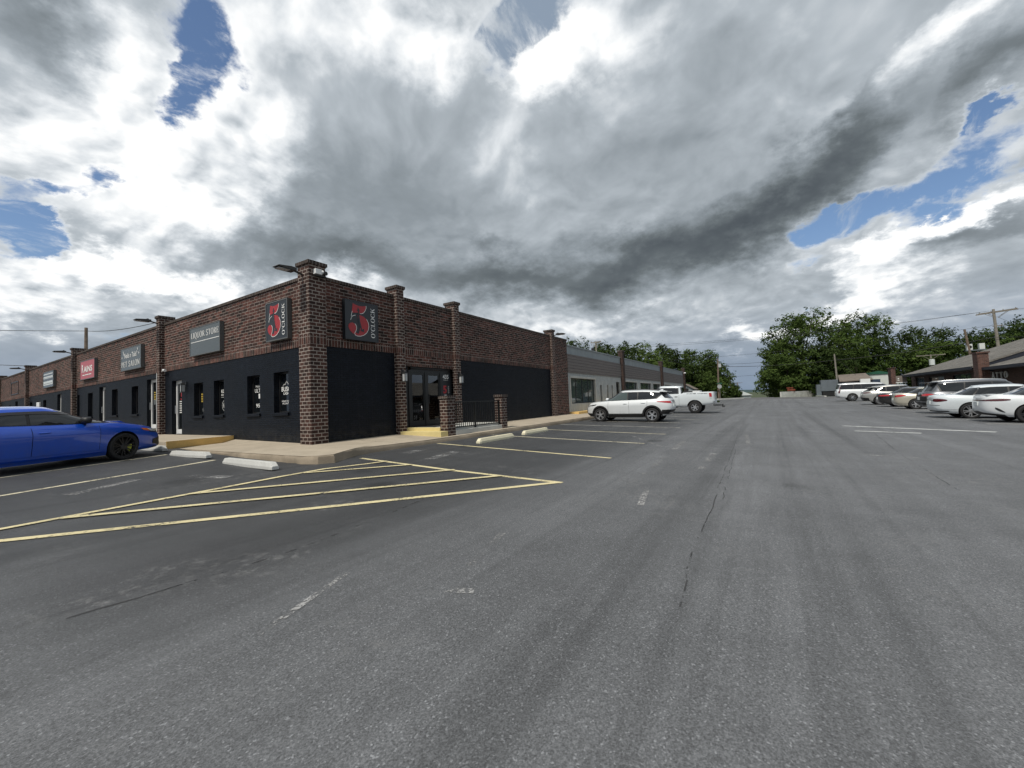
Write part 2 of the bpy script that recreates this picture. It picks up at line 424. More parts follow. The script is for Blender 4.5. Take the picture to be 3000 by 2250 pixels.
def foliage(name, ca, cb, scale=.35):
    m, nt, b = new_mat(name); t = NT(nt)
    out = [n for n in nt.nodes if n.type == 'OUTPUT_MATERIAL'][0]
    geo = t.add('ShaderNodeNewGeometry'); oc = t.add('ShaderNodeTexCoord').outputs['Object']
    n = t.noise(oc, scale, 3, .5)
    f = t.math('ADD', t.math('MULTIPLY', geo.outputs['Random Per Island'], .55), t.math('MULTIPLY', t.mr(n.outputs[0], .3, .7), .45))
    col = t.mix(f, ca, cb)
    d = t.add('ShaderNodeBsdfDiffuse', {0: col}); tr = t.add('ShaderNodeBsdfTranslucent', {0: col}); mx = t.add('ShaderNodeMixShader', {0: .3, 1: d, 2: tr})
    t.l.new(mx.outputs[0], out.inputs[0]); nt.nodes.remove(b); return m
M['leaf'] = foliage('leaf_green', (.030, .055, .016), (.115, .165, .046))
M['leaf_dark'] = foliage('leaf_dark', (.020, .037, .014), (.075, .108, .034))
M['leaf_light'] = foliage('leaf_light', (.055, .085, .025), (.14, .20, .058))
M['bark'] = simple('bark', (.05, .04, .03), .95, var=.3, scale=2, bump=.4)
M['grass'] = simple('grass_ground', (.045, .06, .022), .95, var=.35, scale=.6, bump=.3)
M['hill'] = simple('hazy_hill_forest', (.022, .05, .052), 1., var=.35, scale=.03)  # bluish distance haze is put into this forest colour
# cloud masses: azimuth, elevation, half-widths (degrees), roll, cover, brightness
CLOUDS = [
    (69.4, 36.6, 3.5, 3.8, -85.0, -0.95, 0), (70.8, 31.2, 2.7, 3.1, -78.0, -0.95, 0), (75.9, 24.9, 2.0, 2.0, 161.0, -0.75, 0),
    (79.6, 22.0, 4.1, 1.4, 155.0, -0.75, 0), (82.9, 17.4, 2.5, 1.9, -174.0, -0.75, 0), (83.0, 14.5, 2.9, 1.5, -170.0, -0.5, 0),
    (81.1, 16.5, 2.5, 1.2, -165.0, -0.3, 0), (27.8, 42.5, 3.2, 7.3, -100.0, -0.85, -0.05), (26.8, 46.1, 5.1, 2.9, -175.0, -0.6, -0.05),
    (28.8, 38.7, 2.3, 2.9, -176.0, -0.6, 0), (-14.2, 19.1, 6.1, 2.4, 168.0, -0.7, 0), (-7.9, 19.3, 3.5, 2.1, 173.0, -0.55, 0),
    (-16.7, 16.2, 3.1, 0.9, 168.0, -0.62, 0), (-19.7, 22.5, 2.0, 0.8, 172.0, -0.55, 0), (56.5, 43.1, 2.0, 0.9, -178.0, -0.55, 0),
    (3.2, 3.9, 3.9, 3.7, -175.0, 0.2, -0.16), (-3.2, 13.7, 3.5, 1.5, -180.0, -0.42, 0), (77.9, 7.2, 5.0, 1.3, 176.0, 0.2, -0.08),
    (82.0, 32.9, 2.8, 3.7, 174.0, 0.5, -0.36), (54.1, 26.6, 13.1, 5.1, -176.0, 0.4, -0.15), (60.2, 19.8, 12.8, 2.8, 178.0, 0.4, -0.22),
    (43.3, 17.8, 15.0, 3.1, -175.0, 0.5, -0.28), (24.3, 17.2, 12.8, 3.4, 179.0, 0.6, -0.34), (9.5, 18.0, 9.7, 4.0, 166.0, 0.6, -0.36),
    (-0.3, 20.7, 7.2, 3.6, 158.0, 0.6, -0.37), (-6.7, 23.7, 4.7, 2.4, 152.0, 0.5, -0.28), (31.9, 29.2, 17.4, 8.1, -178.0, 0.5, -0.08),
    (5.7, 31.6, 8.8, 7.8, 160.0, 0.6, -0.1), (-10.6, 26.8, 3.9, 1.9, 145.0, 0.5, -0.28), (-17.7, 25.5, 3.6, 2.0, 159.0, 0.5, -0.34),
    (-17.5, 13.3, 3.6, 1.8, 171.0, 0.5, -0.26), (-18.3, 8.9, 2.9, 2.1, 179.0, 0.5, -0.12), (34.3, 6.7, 11.8, 2.4, -178.0, 0.3, -0.12),
    (11.0, 12.8, 8.3, 1.7, 177.0, 0.2, -0.1), (38.7, 38.2, 5.6, 4.5, -165.0, 0.3, -0.05), (77.0, 17.8, 3.0, 1.3, 166.0, 0.3, -0.12),
    (81.6, 27.5, 4.0, 1.6, 167.0, 0.2, -0.05), (78.5, 29.5, 4.7, 4.7, -172.0, 0.4, 0.32), (81.3, 24.9, 4.1, 3.4, 170.0, 0.3, 0.28),
    (73.1, 26.3, 4.9, 2.8, 126.0, 0.3, 0.4), (65.4, 32.2, 4.4, 5.6, 116.0, 0.3, 0.4), (67.4, 24.3, 6.4, 3.4, 138.0, 0.3, 0.34),
    (73.9, 20.1, 6.8, 3.3, 166.0, 0.4, 0.38), (77.1, 33.2, 3.4, 3.1, 153.0, 0.3, 0.26), (58.6, 40.9, 8.2, 3.2, 172.0, 0.4, 0.26),
    (45.6, 43.0, 6.2, 3.2, -180.0, 0.3, 0.28), (38.4, 42.6, 3.3, 4.3, -126.0, 0.4, 0.3), (20.9, 41.3, 3.5, 6.0, -110.0, 0.45, 0.4),
    (23.5, 38.0, 3.4, 2.2, -173.0, 0.35, 0.38), (14.6, 37.7, 6.3, 5.1, -167.0, 0.2, 0.1), (31.7, 32.9, 5.0, 3.0, 156.0, 0.2, 0.18),
    (29.5, 27.6, 4.6, 2.4, 165.0, 0.2, 0.14), (-13.4, 28.7, 4.7, 1.3, 139.0, 0.3, 0.3), (-16.9, 31.1, 2.2, 1.6, 141.0, 0.3, 0.24),
    (-10.4, 10.7, 3.1, 2.7, 146.0, 0.5, 0.5), (-14.1, 14.2, 3.6, 1.3, 155.0, 0.5, 0.48), (-18.1, 15.8, 2.5, 0.9, 163.0, 0.4, 0.44),
    (-6.0, 8.7, 2.7, 1.7, 158.0, 0.4, 0.4), (1.6, 7.8, 2.6, 1.7, 164.0, 0.4, 0.38), (-2.8, 7.1, 2.8, 1.3, 169.0, 0.45, 0.46),
    (-15.5, 7.3, 4.9, 1.9, 177.0, 0.4, 0.1), (77.0, 14.9, 6.8, 1.5, 175.0, 0.3, 0.38), (70.0, 14.4, 7.6, 1.7, -178.0, 0.3, 0.38),
    (54.3, 15.1, 5.8, 2.1, 176.0, 0.3, 0.34), (82.2, 11.7, 4.0, 2.1, 170.0, 0.4, 0.38), (73.9, 11.4, 7.2, 1.4, 180.0, 0.2, 0.2),
    (60.3, 12.7, 5.7, 1.6, -173.0, 0.2, 0.22), (20.0, 10.1, 12.6, 3.2, 179.0, 0.2, 0.1), (27.1, 8.3, 9.1, 1.9, 173.0, 0.2, 0.16),
]
# thin high veil
VEIL = [(27.8, 42.8, 4.5, 10.2, -100.0, 1, 0), (26.7, 46.9, 8.7, 4.1, -174.0, 1, 0)]
# ---------------------------------------------------------------- sky and sun
SUN_AZ, SUN_EL = R(179), R(56)          # azimuth counted from +X towards +Y
def make_world():
    w = bpy.data.worlds.new('World'); sc.world = w; w.use_nodes = True
    nt = w.node_tree; t = NT(nt)
    out = [n for n in nt.nodes if n.type == 'OUTPUT_WORLD'][0]; bg = [n for n in nt.nodes if n.type == 'BACKGROUND'][0]
    sky = t.add('ShaderNodeTexSky', sky_type='NISHITA', sun_disc=False, sun_elevation=SUN_EL, sun_rotation=R(90)-SUN_AZ, air_density=1.0, dust_density=.6, ozone_density=3.2)
    t.l.new(sky.outputs[0], bg.inputs[0]); bg.inputs[1].default_value = .115
    d = t.add('ShaderNodeTexCoord').outputs['Generated']
    sz = t.add('ShaderNodeSeparateXYZ', {0: d}).outputs[2]
    h = t.math('MAXIMUM', t.math('ADD', sz, .36), .2)
    pl = t.vm('DIVIDE', d, t.add('ShaderNodeCombineXYZ', {0: h, 1: h, 2: 100.}).outputs[0])
    # slow warp of the cloud layer
    wn = t.noise(pl, 1.6, 3, .5, dim='2D')
    wv = t.add('ShaderNodeVectorMath', {0: t.vm('SUBTRACT', wn.outputs['Color'], (.5, .5, .5))}, operation='SCALE'); wv.inputs['Scale'].default_value = .28
    p = t.vm('ADD', pl, wv)
    F = t.noise(p, 3.4, 9, .56, dim='2D').outputs[0]
    big = t.noise(pl, 1.5, 3, .5, dim='2D').outputs[0]
    puff = t.add('ShaderNodeTexVoronoi', {'Vector': p, 'Scale': 8.5, 'Detail': 3., 'Roughness': .5, 'Smoothness': .35}, feature='SMOOTH_F1', voronoi_dimensions='2D', normalize=True).outputs[0]
    pf = t.math('SUBTRACT', .55, puff)
    sd = Vector((math.cos(SUN_AZ), math.sin(SUN_AZ), 0))*.04
    p2 = t.vm('ADD', p, tuple(sd))
    F2 = t.noise(p2, 3.4, 5, .52, dim='2D').outputs[0]
    puff2 = t.add('ShaderNodeTexVoronoi', {'Vector': p2, 'Scale': 8.5, 'Detail': 2., 'Roughness': .5, 'Smoothness': .35}, feature='SMOOTH_F1', voronoi_dimensions='2D', normalize=True).outputs[0]
    rel = t.math('ADD', t.math('MULTIPLY', t.math('SUBTRACT', F, F2), 1.5), t.math('MULTIPLY', t.math('SUBTRACT', puff2, puff), .8))
    cov, lig = .42, .585
    w1 = t.noise(pl, 3.2, 7, .62, dim='2D').outputs['Color']
    dv = t.add('ShaderNodeVectorMath', {0: t.vm('SUBTRACT', w1, (.5, .5, .5))}, operation='SCALE'); dv.inputs['Scale'].default_value = .22
    d2 = t.vm('NORMALIZE', t.vm('ADD', d, dv.outputs[0]))
    def blob_mask(az, el, su, sv, roll):
        a, e = R(az), R(el)
        c = Vector((math.cos(e)*math.cos(a), math.cos(e)*math.sin(a), math.sin(e)))
        east = Vector((-math.sin(a), math.cos(a), 0)); up = c.cross(east); ro = R(roll)
        u = east*math.cos(ro)+up*math.sin(ro); v = c.cross(u)
        mp = t.add('ShaderNodeMapping', {'Vector': d2, 'Rotation': tuple(Matrix((c, u, v)).transposed().to_euler()), 'Scale': (3., math.sin(R(su))*1.7, math.sin(R(sv))*1.7)}, vector_type='TEXTURE')
        return t.mr(t.vm('LENGTH', t.vm('SUBTRACT', mp.outputs[0], (1/3., 0, 0))), 1., 0., 0., 1., True)
    for az, el, su, sv, roll, dc, dl in CLOUDS:
        g = blob_mask(az, el, su, sv, roll)
        if dc: cov = t.add('ShaderNodeMath', {0: g, 1: dc, 2: cov}, operation='MULTIPLY_ADD').outputs[0]
        if dl: lig = t.add('ShaderNodeMath', {0: g, 1: dl, 2: lig}, operation='MULTIPLY_ADD').outputs[0]
    veil = t.mr(sz, .03, .30, .6, 0.)
    for q in VEIL: veil = t.math('MAXIMUM', veil, t.mr(blob_mask(*q[:5]), .0, .35))
    lo = t.mr(sz, .02, .22, .5, 1.)
    cv = t.math('ADD', cov, t.math('MULTIPLY', t.math('ADD', t.math('MULTIPLY', t.math('SUBTRACT', F, .5), 1.6), t.math('MULTIPLY', pf, .55)), 1.0))
    dens = t.mr(cv, -.06, .30, 0, 1, True)
    wm = t.add('ShaderNodeMapping', {'Vector': p, 'Scale': (1., 2.2, 1), 'Rotation': (0, 0, R(28))})
    wis = t.mr(t.noise(wm.outputs[0], 5.5, 7, .66, dim='2D').outputs[0], .50, .72, 0, .75, True)
    dens = t.math('MAXIMUM', dens, t.math('MULTIPLY', wis, t.mr(cv, -.75, -.05, .12, 1.)))
    edge = t.mr(cv, .05, .5, .16, 0, True)
    amp = t.mr(lig, .45, .95, .13, .85)
    L = t.math('ADD', lig, t.math('ADD', t.math('MULTIPLY', rel, t.math('MULTIPLY', amp, lo)), t.math('ADD', t.math('MULTIPLY', t.math('SUBTRACT', big, .5), .17), edge)))
    L = t.math('ADD', L, t.math('MULTIPLY', t.math('SUBTRACT', F, .5), t.math('MULTIPLY', lo, .10)))
    col = t.ramp(L, [(0, (.065, .078, .092)), (.22, (.14, .163, .177)), (.42, (.262, .298, .328)), (.60, (.43, .475, .515)), (.78, (.72, .755, .785)), (.95, (.97, .98, .98))])
    low = t.math('MULTIPLY', t.mr(sz, .03, .22, .78, 0, True), t.mr(L, .62, .85, 1, 0, True))
    col = t.mix(low, col, t.ramp(sz, [(0, (.19, .26, .37)), (.12, (.27, .33, .42)), (.25, (.35, .40, .46))]))
    bg2 = t.add('ShaderNodeBackground', {0: col, 1: 1.})
    bg3 = t.add('ShaderNodeBackground', {0: (.25, .315, .405, 1), 1: 1.})
    clear = t.add('ShaderNodeMixShader', {0: veil, 1: bg, 2: bg3})
    mx = t.add('ShaderNodeMixShader', {0: dens, 1: clear, 2: bg2})
    t.l.new(mx.outputs[0], out.inputs[0])
    w.cycles.sampling_method = 'MANUAL'; w.cycles.sample_map_resolution = 512
make_world()
sl = bpy.data.lights.new('sun', 'SUN'); sl.energy = 3.1; sl.angle = R(5); sl.color = (1, .94, .84)
so = bpy.data.objects.new('sun', sl); COL.objects.link(so)
so.rotation_euler = Vector((-math.cos(SUN_EL)*math.cos(SUN_AZ), -math.cos(SUN_EL)*math.sin(SUN_AZ), -math.sin(SUN_EL))).to_track_quat('-Z', 'Y').to_euler()

# ---------------------------------------------------------------- camera
cam = bpy.data.cameras.new('camera'); co = bpy.data.objects.new('camera', cam); COL.objects.link(co)
cam.sensor_width = 36; cam.lens = 36*1206.71/3000; cam.clip_end = 20000; cam.clip_start = .05
ya, pi_, ro = R(32.05525), R(2.57694), R(-2.28653)
f = Vector((math.cos(pi_)*math.cos(ya), math.cos(pi_)*math.sin(ya), math.sin(pi_))); r = Vector((math.sin(ya), -math.cos(ya), 0)); u = r.cross(f)
r2 = r*math.cos(ro)+u*math.sin(ro); u2 = -r*math.sin(ro)+u*math.cos(ro)
mt = Matrix((r2, u2, -f)).transposed().to_4x4(); mt.translation = (-6.9505, -11.0554, .9539)
co.matrix_world = mt; sc.camera = co
sc.view_settings.view_transform = 'Standard'; sc.view_settings.look = 'None'; sc.view_settings.exposure = .1
sc.cycles.max_bounces = 6; sc.cycles.diffuse_bounces = 3; sc.cycles.glossy_bounces = 3; sc.cycles.transparent_max_bounces = 8
sc.cycles.use_denoising = True
# ---------------------------------------------------------------- ground
def sheet(name, xs, ys, zf, mat, kind='structure', label=None, cat=None):
    b = MB(); nx, ny = len(xs), len(ys)
    vs = [(x, y, zf(x, y)) for y in ys for x in xs]
    fs = [(j*nx+i, j*nx+i+1, (j+1)*nx+i+1, (j+1)*nx+i) for j in range(ny-1) for i in range(nx-1)]
    b.mesh(vs, fs)
    return b.build(name, mat, kind=kind, smooth=60)
def rng(a, b, n): return [a+(b-a)*i/(n-1) for i in range(n)]
far = [-3000, -800, -300, -150]
xs = far+rng(-80, 130, 85)+[150, 200, 260, 330, 400, 700, 1500, 2300, 3000]
ys = far+rng(-80, 90, 69)+[110, 150, 200, 400, 800, 1500, 3000]
sheet('ground', xs, ys, lambda x, y: ground_z(x, y)-.03, M['grass'])
sheet('parking_lot', rng(-50, 66, 117), rng(-45, 70, 116), ground_z, M['asphalt'])
sheet('road', rng(66, 80, 8), rng(-120, 90, 106), lambda x, y: ground_z(x, y)+.004, M['road'])
sheet('side_street', rng(80, 400, 60), rng(-11.5, -5.5, 4), lambda x, y: ground_z(x, y)+.004, M['road'])

def ribbon(name, pts, w, mat, dz=.004, seg=.5, closed=False):
    """flat strip draped on the ground along a polyline"""
    b = MB(); L = []; off = dz
    for k in range(len(pts)-1):
        a, c = Vector(pts[k]), Vector(pts[k+1]); n = max(1, int((c-a).length/seg))
        for i in range(n): L.append(a.lerp(c, i/n))
    L.append(Vector(pts[-1])); vs = []; fs = []
    for i, p in enumerate(L):
        t = (L[min(i+1, len(L)-1)]-L[max(i-1, 0)]).normalized(); s = Vector((-t.y, t.x))*w/2
        for q in (p+s, p-s): vs.append((q.x, q.y, ground_z(q.x, q.y)+off))
    for i in range(len(L)-1): fs.append((2*i, 2*i+1, 2*i+3, 2*i+2))
    b.mesh(vs, fs)
    return b.build(name, mat, kind='structure')
LY = .105
# hatched no-parking triangle at the corner
ribbon('road_marking', [(-.64, -2.86), (-1.0, -5.97), (-1.13, -8.25)], LY, M['yellow_line'], .004)
ribbon('road_marking', [(-9.5, -1.6), (-6.15, -4.40), (-3.6, -6.35), (-1.13, -8.2)], LY*1.1, M['yellow_line'], .008)
ribbon('road_marking', [(-9.0, -3.0), (-6.08, -3.77), (-3.96, -3.62), (-2.83, -3.5), (-1.99, -3.48), (-1.2, -3.75), (-.72, -3.85)], LY, M['yellow_line'], .012)
ribbon('road_marking', [(-2.45, -3.55), (-1.6, -4.2), (-.86, -4.75)], LY*.9, M['yellow_line'], .016)
ribbon('road_marking', [(-4.3, -3.64), (-2.4, -4.95), (-.97, -5.97)], LY, M['yellow_line'], .016)
ribbon('road_marking', [(-5.6, -3.78), (-3.2, -5.55), (-1.08, -7.1)], LY, M['yellow_line'], .016)
# stalls in front of the right wing
for k in range(19):
    a = (2.48+2.9*k, -2.40+.01*k); c = (1.61+2.93*k, -8.1+.05*min(k, 8))
    ribbon('parking_line', [a, c], LY*.95, M['yellow_line'] if k < 1 else M['cream_line'] if k < 3 else M['pale_line'], .004)
# angled stalls along the left wing
for k in range(9):
    a = Vector((-2.35-.16*k, .32+2.38*k)); ribbon('parking_line', [a, a+Vector((-5.3, -1.95))], LY, M['cream_line'], .004)
# stalls across the aisle
for k in range(-3, 16):
    x = 14.9+2.95*k; ribbon('parking_line', [(x, -17.6), (x-.3, -22.4)], .1, M['pale_line'], .004)
ribbon('road_marking', [(12.78, -13.29), (11.3, -15.87), (10.9, -16.6)], .26, M['white_line'], .004, .2)
ribbon('road_marking', [(10.4, -13.3), (9.94, -14.78)], .22, M['white_line'], .004, .2)
ribbon('road_marking', [(62.9, -7.5), (63.2, -17.45)], .25, M['white_line'], .004)
# ghosts of scraped-off paint and cold joints in the asphalt
for a, c, w_ in (((2.2, -9.05), (-.2, -9.22), .11), ((5.8, -8.9), (3.6, -9.0), .13), ((-3.55, -8.75), (-4.35, -8.95), .07), ((-4.75, -9.05), (-4.66, -9.25), .07), ((-4.9, -8.2), (-6.0, -8.6), .05), ((-1.0, -9.5), (-1.9, -9.65), .08),
                 ((8.5, -10.3), (5.2, -10.5), .1), ((3.2, -9.9), (1.0, -9.95), .12), ((6.5, -7.2), (4.0, -8.6), .09), ((1.2, -4.2), (-.1, -4.5), .3), ((.4, -3.2), (1.7, -3.0), .3), ((9.2, -12.6), (8.8, -13.9), .1), ((4.2, -11.9), (3.9, -13.4), .1), ((-5.2, -1.9), (-4.2, -1.2), .2), ((-3.6, -1.7), (-3.3, -2.6), .25)):
    ribbon('road_marking', [a, c], w_, M['ghost_line'], .004, .15)
def crack(pts, w_):
    rr = random.Random(int(pts[0][0]*100)); P = []
    for k in range(len(pts)-1):
        a, c = Vector(pts[k]), Vector(pts[k+1]); n = max(2, int((c-a).length/.18))
        for i in range(n): P.append(tuple(a.lerp(c, i/n)+Vector((rr.gauss(0, .008), rr.gauss(0, .008)))))
    P.append(pts[-1]); return ribbon('pavement_crack', P, w_, M['tar'], .003, .2)
crack([(-7.4, -7.1), (-6.48, -7.2), (-4.9, -7.35), (-3.9, -7.22), (-3.05, -7.08), (-2.2, -7.0)], .02)
crack([(17, -9.89), (8, -10.1), (.39, -10.33), (-1.6, -10.4), (-3.2, -10.43), (-4.2, -10.5)], .012)
crack([(4.0, -10.28), (.4, -10.41), (-1.2, -10.47)], .01)
crack([(14, -13.6), (10.7, -13.74), (4, -13.2), (.63, -13.03)], .014)

# ---------------------------------------------------------------- pavement round the corner shop
def walk_z(x, y):
    if y > 4.45: return .2
    if x < 0: return .0-.03*min(1, (-x)/1.8)-.0
    return .004*x-(.035+.05*min(1, x/2.5))*min(1, -y/2.2)
KL, KR = -1.78, -2.24        # kerb faces left of and in front of the shop
b = MB()
outer = [(KL, 4.6), (KL, 3), (KL, 1.5), (KL, 0), (KL, -1.6), (KL+.02, -2.35), (KL+.16, -2.72), (KL+.42, -2.86), (-.95, -2.62), (-.4, KR-.12), (.2, KR), (2, KR), (4, KR), (6, KR), (8, KR), (10, KR), (12, KR), (14, KR), (15.2, KR), (17.5, KR+.15), (19, KR+.5), (22, KR+.5), (60.5, KR+.5)]
def wz(x, y): return walk_z(x, y) if x < 60 else .2
inner = []
for x, y in outer:
    inner.append((max(x, .0) if y < KR+.6 and x > 0 else 0., y if y > 0 and x <= 0 else 0.) if not (y < 0 and x < 0) else (-.0, -.0))
vs = []; fs = []; n = len(outer); K = 5
top = []
for i in range(n):
    for k in range(K+1):
        f_ = k/K; x = inner[i][0]*(1-f_)+outer[i][0]*f_; y = inner[i][1]*(1-f_)+outer[i][1]*f_
        vs.append((x, y, walk_z(x, min(y, 4.4))))
for i in range(n-1):
    for k in range(K): fs.append((i*(K+1)+k, (i+1)*(K+1)+k, (i+1)*(K+1)+k+1, i*(K+1)+k+1))
b.mesh(vs, fs, 0)
rr = random.Random(5)
kv = []; kf = []
P = []
for i in range(n-1):
    a, c = Vector(outer[i]), Vector(outer[i+1]); m = max(1, int((c-a).length/.22))
    for j in range(m): P.append(a.lerp(c, j/m))
P.append(Vector(outer[-1]))
for i, p in enumerate(P):
    t = (P[min(i+1, len(P)-1)]-P[max(0, i-1)]).normalized(); nn = Vector((t.y, -t.x)); nn = -nn if nn.dot(p-Vector((4, 2))) < 0 else nn
    zt_ = walk_z(p.x, min(p.y, 4.4)); zb_ = ground_z(p.x, p.y)-.05
    jag = .02 if -2.2 < p.x < -.5 and p.y < -1.6 else .006
    for d_, z in ((-.012, zt_), (.012+rr.gauss(0, jag*.4), zt_-.03+rr.gauss(0, jag*.3)), (.03+rr.gauss(0, jag), (zt_+zb_)/2+.02), (.035+rr.gauss(0, jag), zb_)):
        q = p+nn*d_; kv.append((q.x, q.y, z+(.001 if d_ < 0 else 0)))
for i in range(len(P)-1):
    for k in range(3): kf.append((i*4+k, i*4+k+1, (i+1)*4+k+1, (i+1)*4+k))
b.mesh(kv, kf, 1)
b.build('sidewalk', [M['walk'], M['kerb']], kind='structure', smooth=35)
b = MB()
for x in (1.2, 4.25, 7.3, 10.3, 13.2, 16):
    for k in range(6):
        y0, y1 = KR+.02-KR*k/6*.99, KR+.02-KR*(k+1)/6*.99
        b.face([(x-.008, y0, walk_z(x, y0)+.003), (x+.008, y0, walk_z(x, y0)+.003), (x+.008, y1, walk_z(x, y1)+.003), (x-.008, y1, walk_z(x, y1)+.003)])
b.build('pavement_joint', M['tar'], kind='structure')
# raised pad at the shop's side door, edge painted yellow
b = MB()
pad = [(0, 4.70), (-.9, 4.50), (-2.0, 4.26), (-2.05, 11.5), (-2.1, 62), (0, 62)]
b.prism(pad[::-1], 'z', -.2, .2, 0)
b.build('sidewalk', M['walk'], kind='structure', bevel=.012)
b = MB(); b.prism([(0, 4.690), (-.9, 4.488), (-2.014, 4.246), (-2.002, 4.30), (-1.99, 4.262), (-.9, 4.504), (0, 4.704)], 'z', -.05, .204)
b.build('painted_kerb', M['yellow_kerb'], label='yellow painted kerb edge of the raised pad by the side door', cat='kerb')
b = MB(); b.prism([(.0, 11.2), (-1.6, 11.2), (-1.7, 62), (.0, 62)][::-1], 'z', .1, .42, 0)
b.build('sidewalk', M['walk'], kind='structure', bevel=.012)

# ---------------------------------------------------------------- wheel stops
def wheel_stop(x, y, rz, mat, label, L=1.95):
    b = MB(); h, w0, w1 = .145, .085, .055
    pr = [(-w0, 0), (-w0, .06), (-w1, h), (w1, h), (w0, .06), (w0, 0)]
    e0 = L/2; e1 = L/2-.09
    A = [(-e0, u*.92, v*.5 if v > .1 else v) if False else (-e0, u, v) for u, v in pr]
    S = [(-e0, [(u*.8, min(v, .07)) for u, v in pr]), (-e1, pr), (e1, pr), (e0, [(u*.8, min(v, .07)) for u, v in pr])]
    vs = []; fs = []
    for xx, q in S: vs += [(xx, u, v) for u, v in q]
    n = 6
    for i in range(3):
        for j in range(n): k = (j+1) % n; fs.append((i*n+j, (i+1)*n+j, (i+1)*n+k, i*n+k))
    fs += [tuple(range(n)), tuple(range(3*n, 4*n))[::-1]]
    b.mesh(vs, fs)
    for s in (-1, 1): b.lathe([(.0, h+.003), (.016, h+.003), (.016, h-.01)], 10, 'z', (s*.62, 0, 0), 1)
    o = b.build('wheel_stop', [mat, M['tar']], label=label, cat='wheel stop', group='concrete wheel stops at the stall ends', bevel=.008, fixn=True)
    o.location = (x, y, ground_z(x, y)-.005); o.rotation_euler = (math.atan((ground_z(x, y+.5)-ground_z(x, y-.5)))*0, 0, rz); return o
wheel_stop(-2.47, -1.55, R(-92), M['stopconc'], 'gray concrete wheel stop nearest the broken kerb corner', 2.25)
wheel_stop(-2.38, 1.60, R(-86.5), M['stopconc'], 'gray concrete wheel stop between the blue sedan and the kerb corner stop', 1.85)
wheel_stop(-2.33, 4.45, R(-87), M['stopconc'], 'gray concrete wheel stop under the nose of the blue sedan', 1.85)
wheel_stop(3.92, -3.58, R(1), M['yellow_stop'], 'worn yellow wheel stop in front of the brick step pier', 2.0)
wheel_stop(6.74, -3.45, R(1), M['yellow_stop'], 'worn yellow wheel stop in front of the railing, farther from the corner', 1.9)
# ---------------------------------------------------------------- lettering
def arcpoly(cx, cy, rx, ry, a0, a1, wx, wy, n=14):
    F = []
    for i in range(n):
        q = []
        for a in (a0+(a1-a0)*i/n, a0+(a1-a0)*(i+1)/n):
            c, s_ = math.cos(R(a)), math.sin(R(a))
            q.append(((cx+rx*c, cy+ry*s_), (cx+(rx-wx)*c, cy+(ry-wy)*s_)))
        F.append([q[0][0], q[1][0], q[1][1], q[0][1]])
    return F
def rct(x0, y0, x1, y1): return [[(x0, y0), (x1, y0), (x1, y1), (x0, y1)]]
def slant(x0, y0, x1, y1, w): return [[(x0, y0), (x0+w, y0), (x1+w, y1), (x1, y1)]]
K_, N_, S_ = .15, .06, .05   # thick, thin, serif
def stem(x, y0=0, y1=1, w=K_, top=True, bot=True):
    F = rct(x, y0, x+w, y1)
    if bot: F += rct(x-.06, y0, x+w+.06, y0+S_)
    if top: F += rct(x-.06, y1-S_, x+w+.06, y1)
    return F
GL = {
 'L': (.58, stem(.08)+rct(.08, 0, .54, N_)+rct(.48, 0, .54, .24)), 'I': (.33, stem(.09)),
 'O': (.76, arcpoly(.38, .5, .36, .52, 0, 360, .15, .06, 28)), 'Q': (.76, arcpoly(.38, .5, .36, .52, 0, 360, .15, .06, 28)+slant(.62, -.22, .34, .1, .13)),
 'C': (.70, arcpoly(.38, .5, .36, .52, 48, 312, .15, .06, 22)+rct(.58, .66, .64, .95)+rct(.58, .05, .64, .28)),
 'U': (.76, stem(.08, .3, 1, K_, True, False)+stem(.58, .3, 1, N_+.02, True, False)+arcpoly(.37, .3, .29, .32, 180, 360, .13, .07, 14)),
 'R': (.72, stem(.08)+arcpoly(.30, .74, .30, .26, -90, 90, .14, .06)+rct(.15, .94, .31, 1)+rct(.15, .48, .31, .54)+slant(.56, 0, .28, .5, .16)+rct(.52, 0, .76, S_)),
 'P': (.64, stem(.08)+arcpoly(.30, .72, .30, .28, -90, 90, .14, .06)+rct(.15, .94, .31, 1)+rct(.15, .44, .31, .5)),
 'B': (.70, stem(.08)+arcpoly(.32, .75, .26, .25, -90, 90, .13, .06)+arcpoly(.32, .26, .32, .27, -90, 90, .14, .06)+rct(.15, .94, .33, 1)+rct(.15, .47, .33, .53)+rct(.15, 0, .33, .06)),
 'S': (.60, arcpoly(.29, .745, .23, .265, 30, 270, .12, .08, 18)+arcpoly(.29, .265, .26, .275, -150, 90, .13, .08, 18)+rct(.46, .72, .52, .96)+rct(.03, .03, .09, .28)),
 'T': (.66, stem(.25, 0, 1, K_, False)+rct(.03, .93, .63, 1)+rct(.03, .74, .09, 1)+rct(.57, .74, .63, 1)),
 'E': (.62, stem(.08)+rct(.08, .94, .56, 1)+rct(.08, 0, .58, .06)+rct(.2, .48, .44, .54)+rct(.51, .76, .57, 1)+rct(.53, 0, .59, .25)+rct(.4, .40, .45, .62)),
 'K': (.74, stem(.08)+slant(.22, .42, .58, 1, .08)+slant(.56, 0, .30, .58, .17)+rct(.52, 0, .78, S_)+rct(.5, .95, .74, 1)),
 'A': (.74, slant(.06, 0, .33, 1, .07)+slant(.52, 0, .30, 1, .16)+rct(.18, .28, .56, .34)+rct(-.02, 0, .22, S_)+rct(.46, 0, .76, S_)),
 'N': (.78, stem(.08, 0, 1, N_+.02)+stem(.62, 0, 1, N_+.02, True, False)+slant(.56, 0, .06, 1, .16)),
 "'": (.22, slant(.05, .7, .07, 1, .09)), ' ': (.32, []), '"': (.3, rct(.04, .72, .1, 1)+rct(.16, .72, .22, 1)),
}
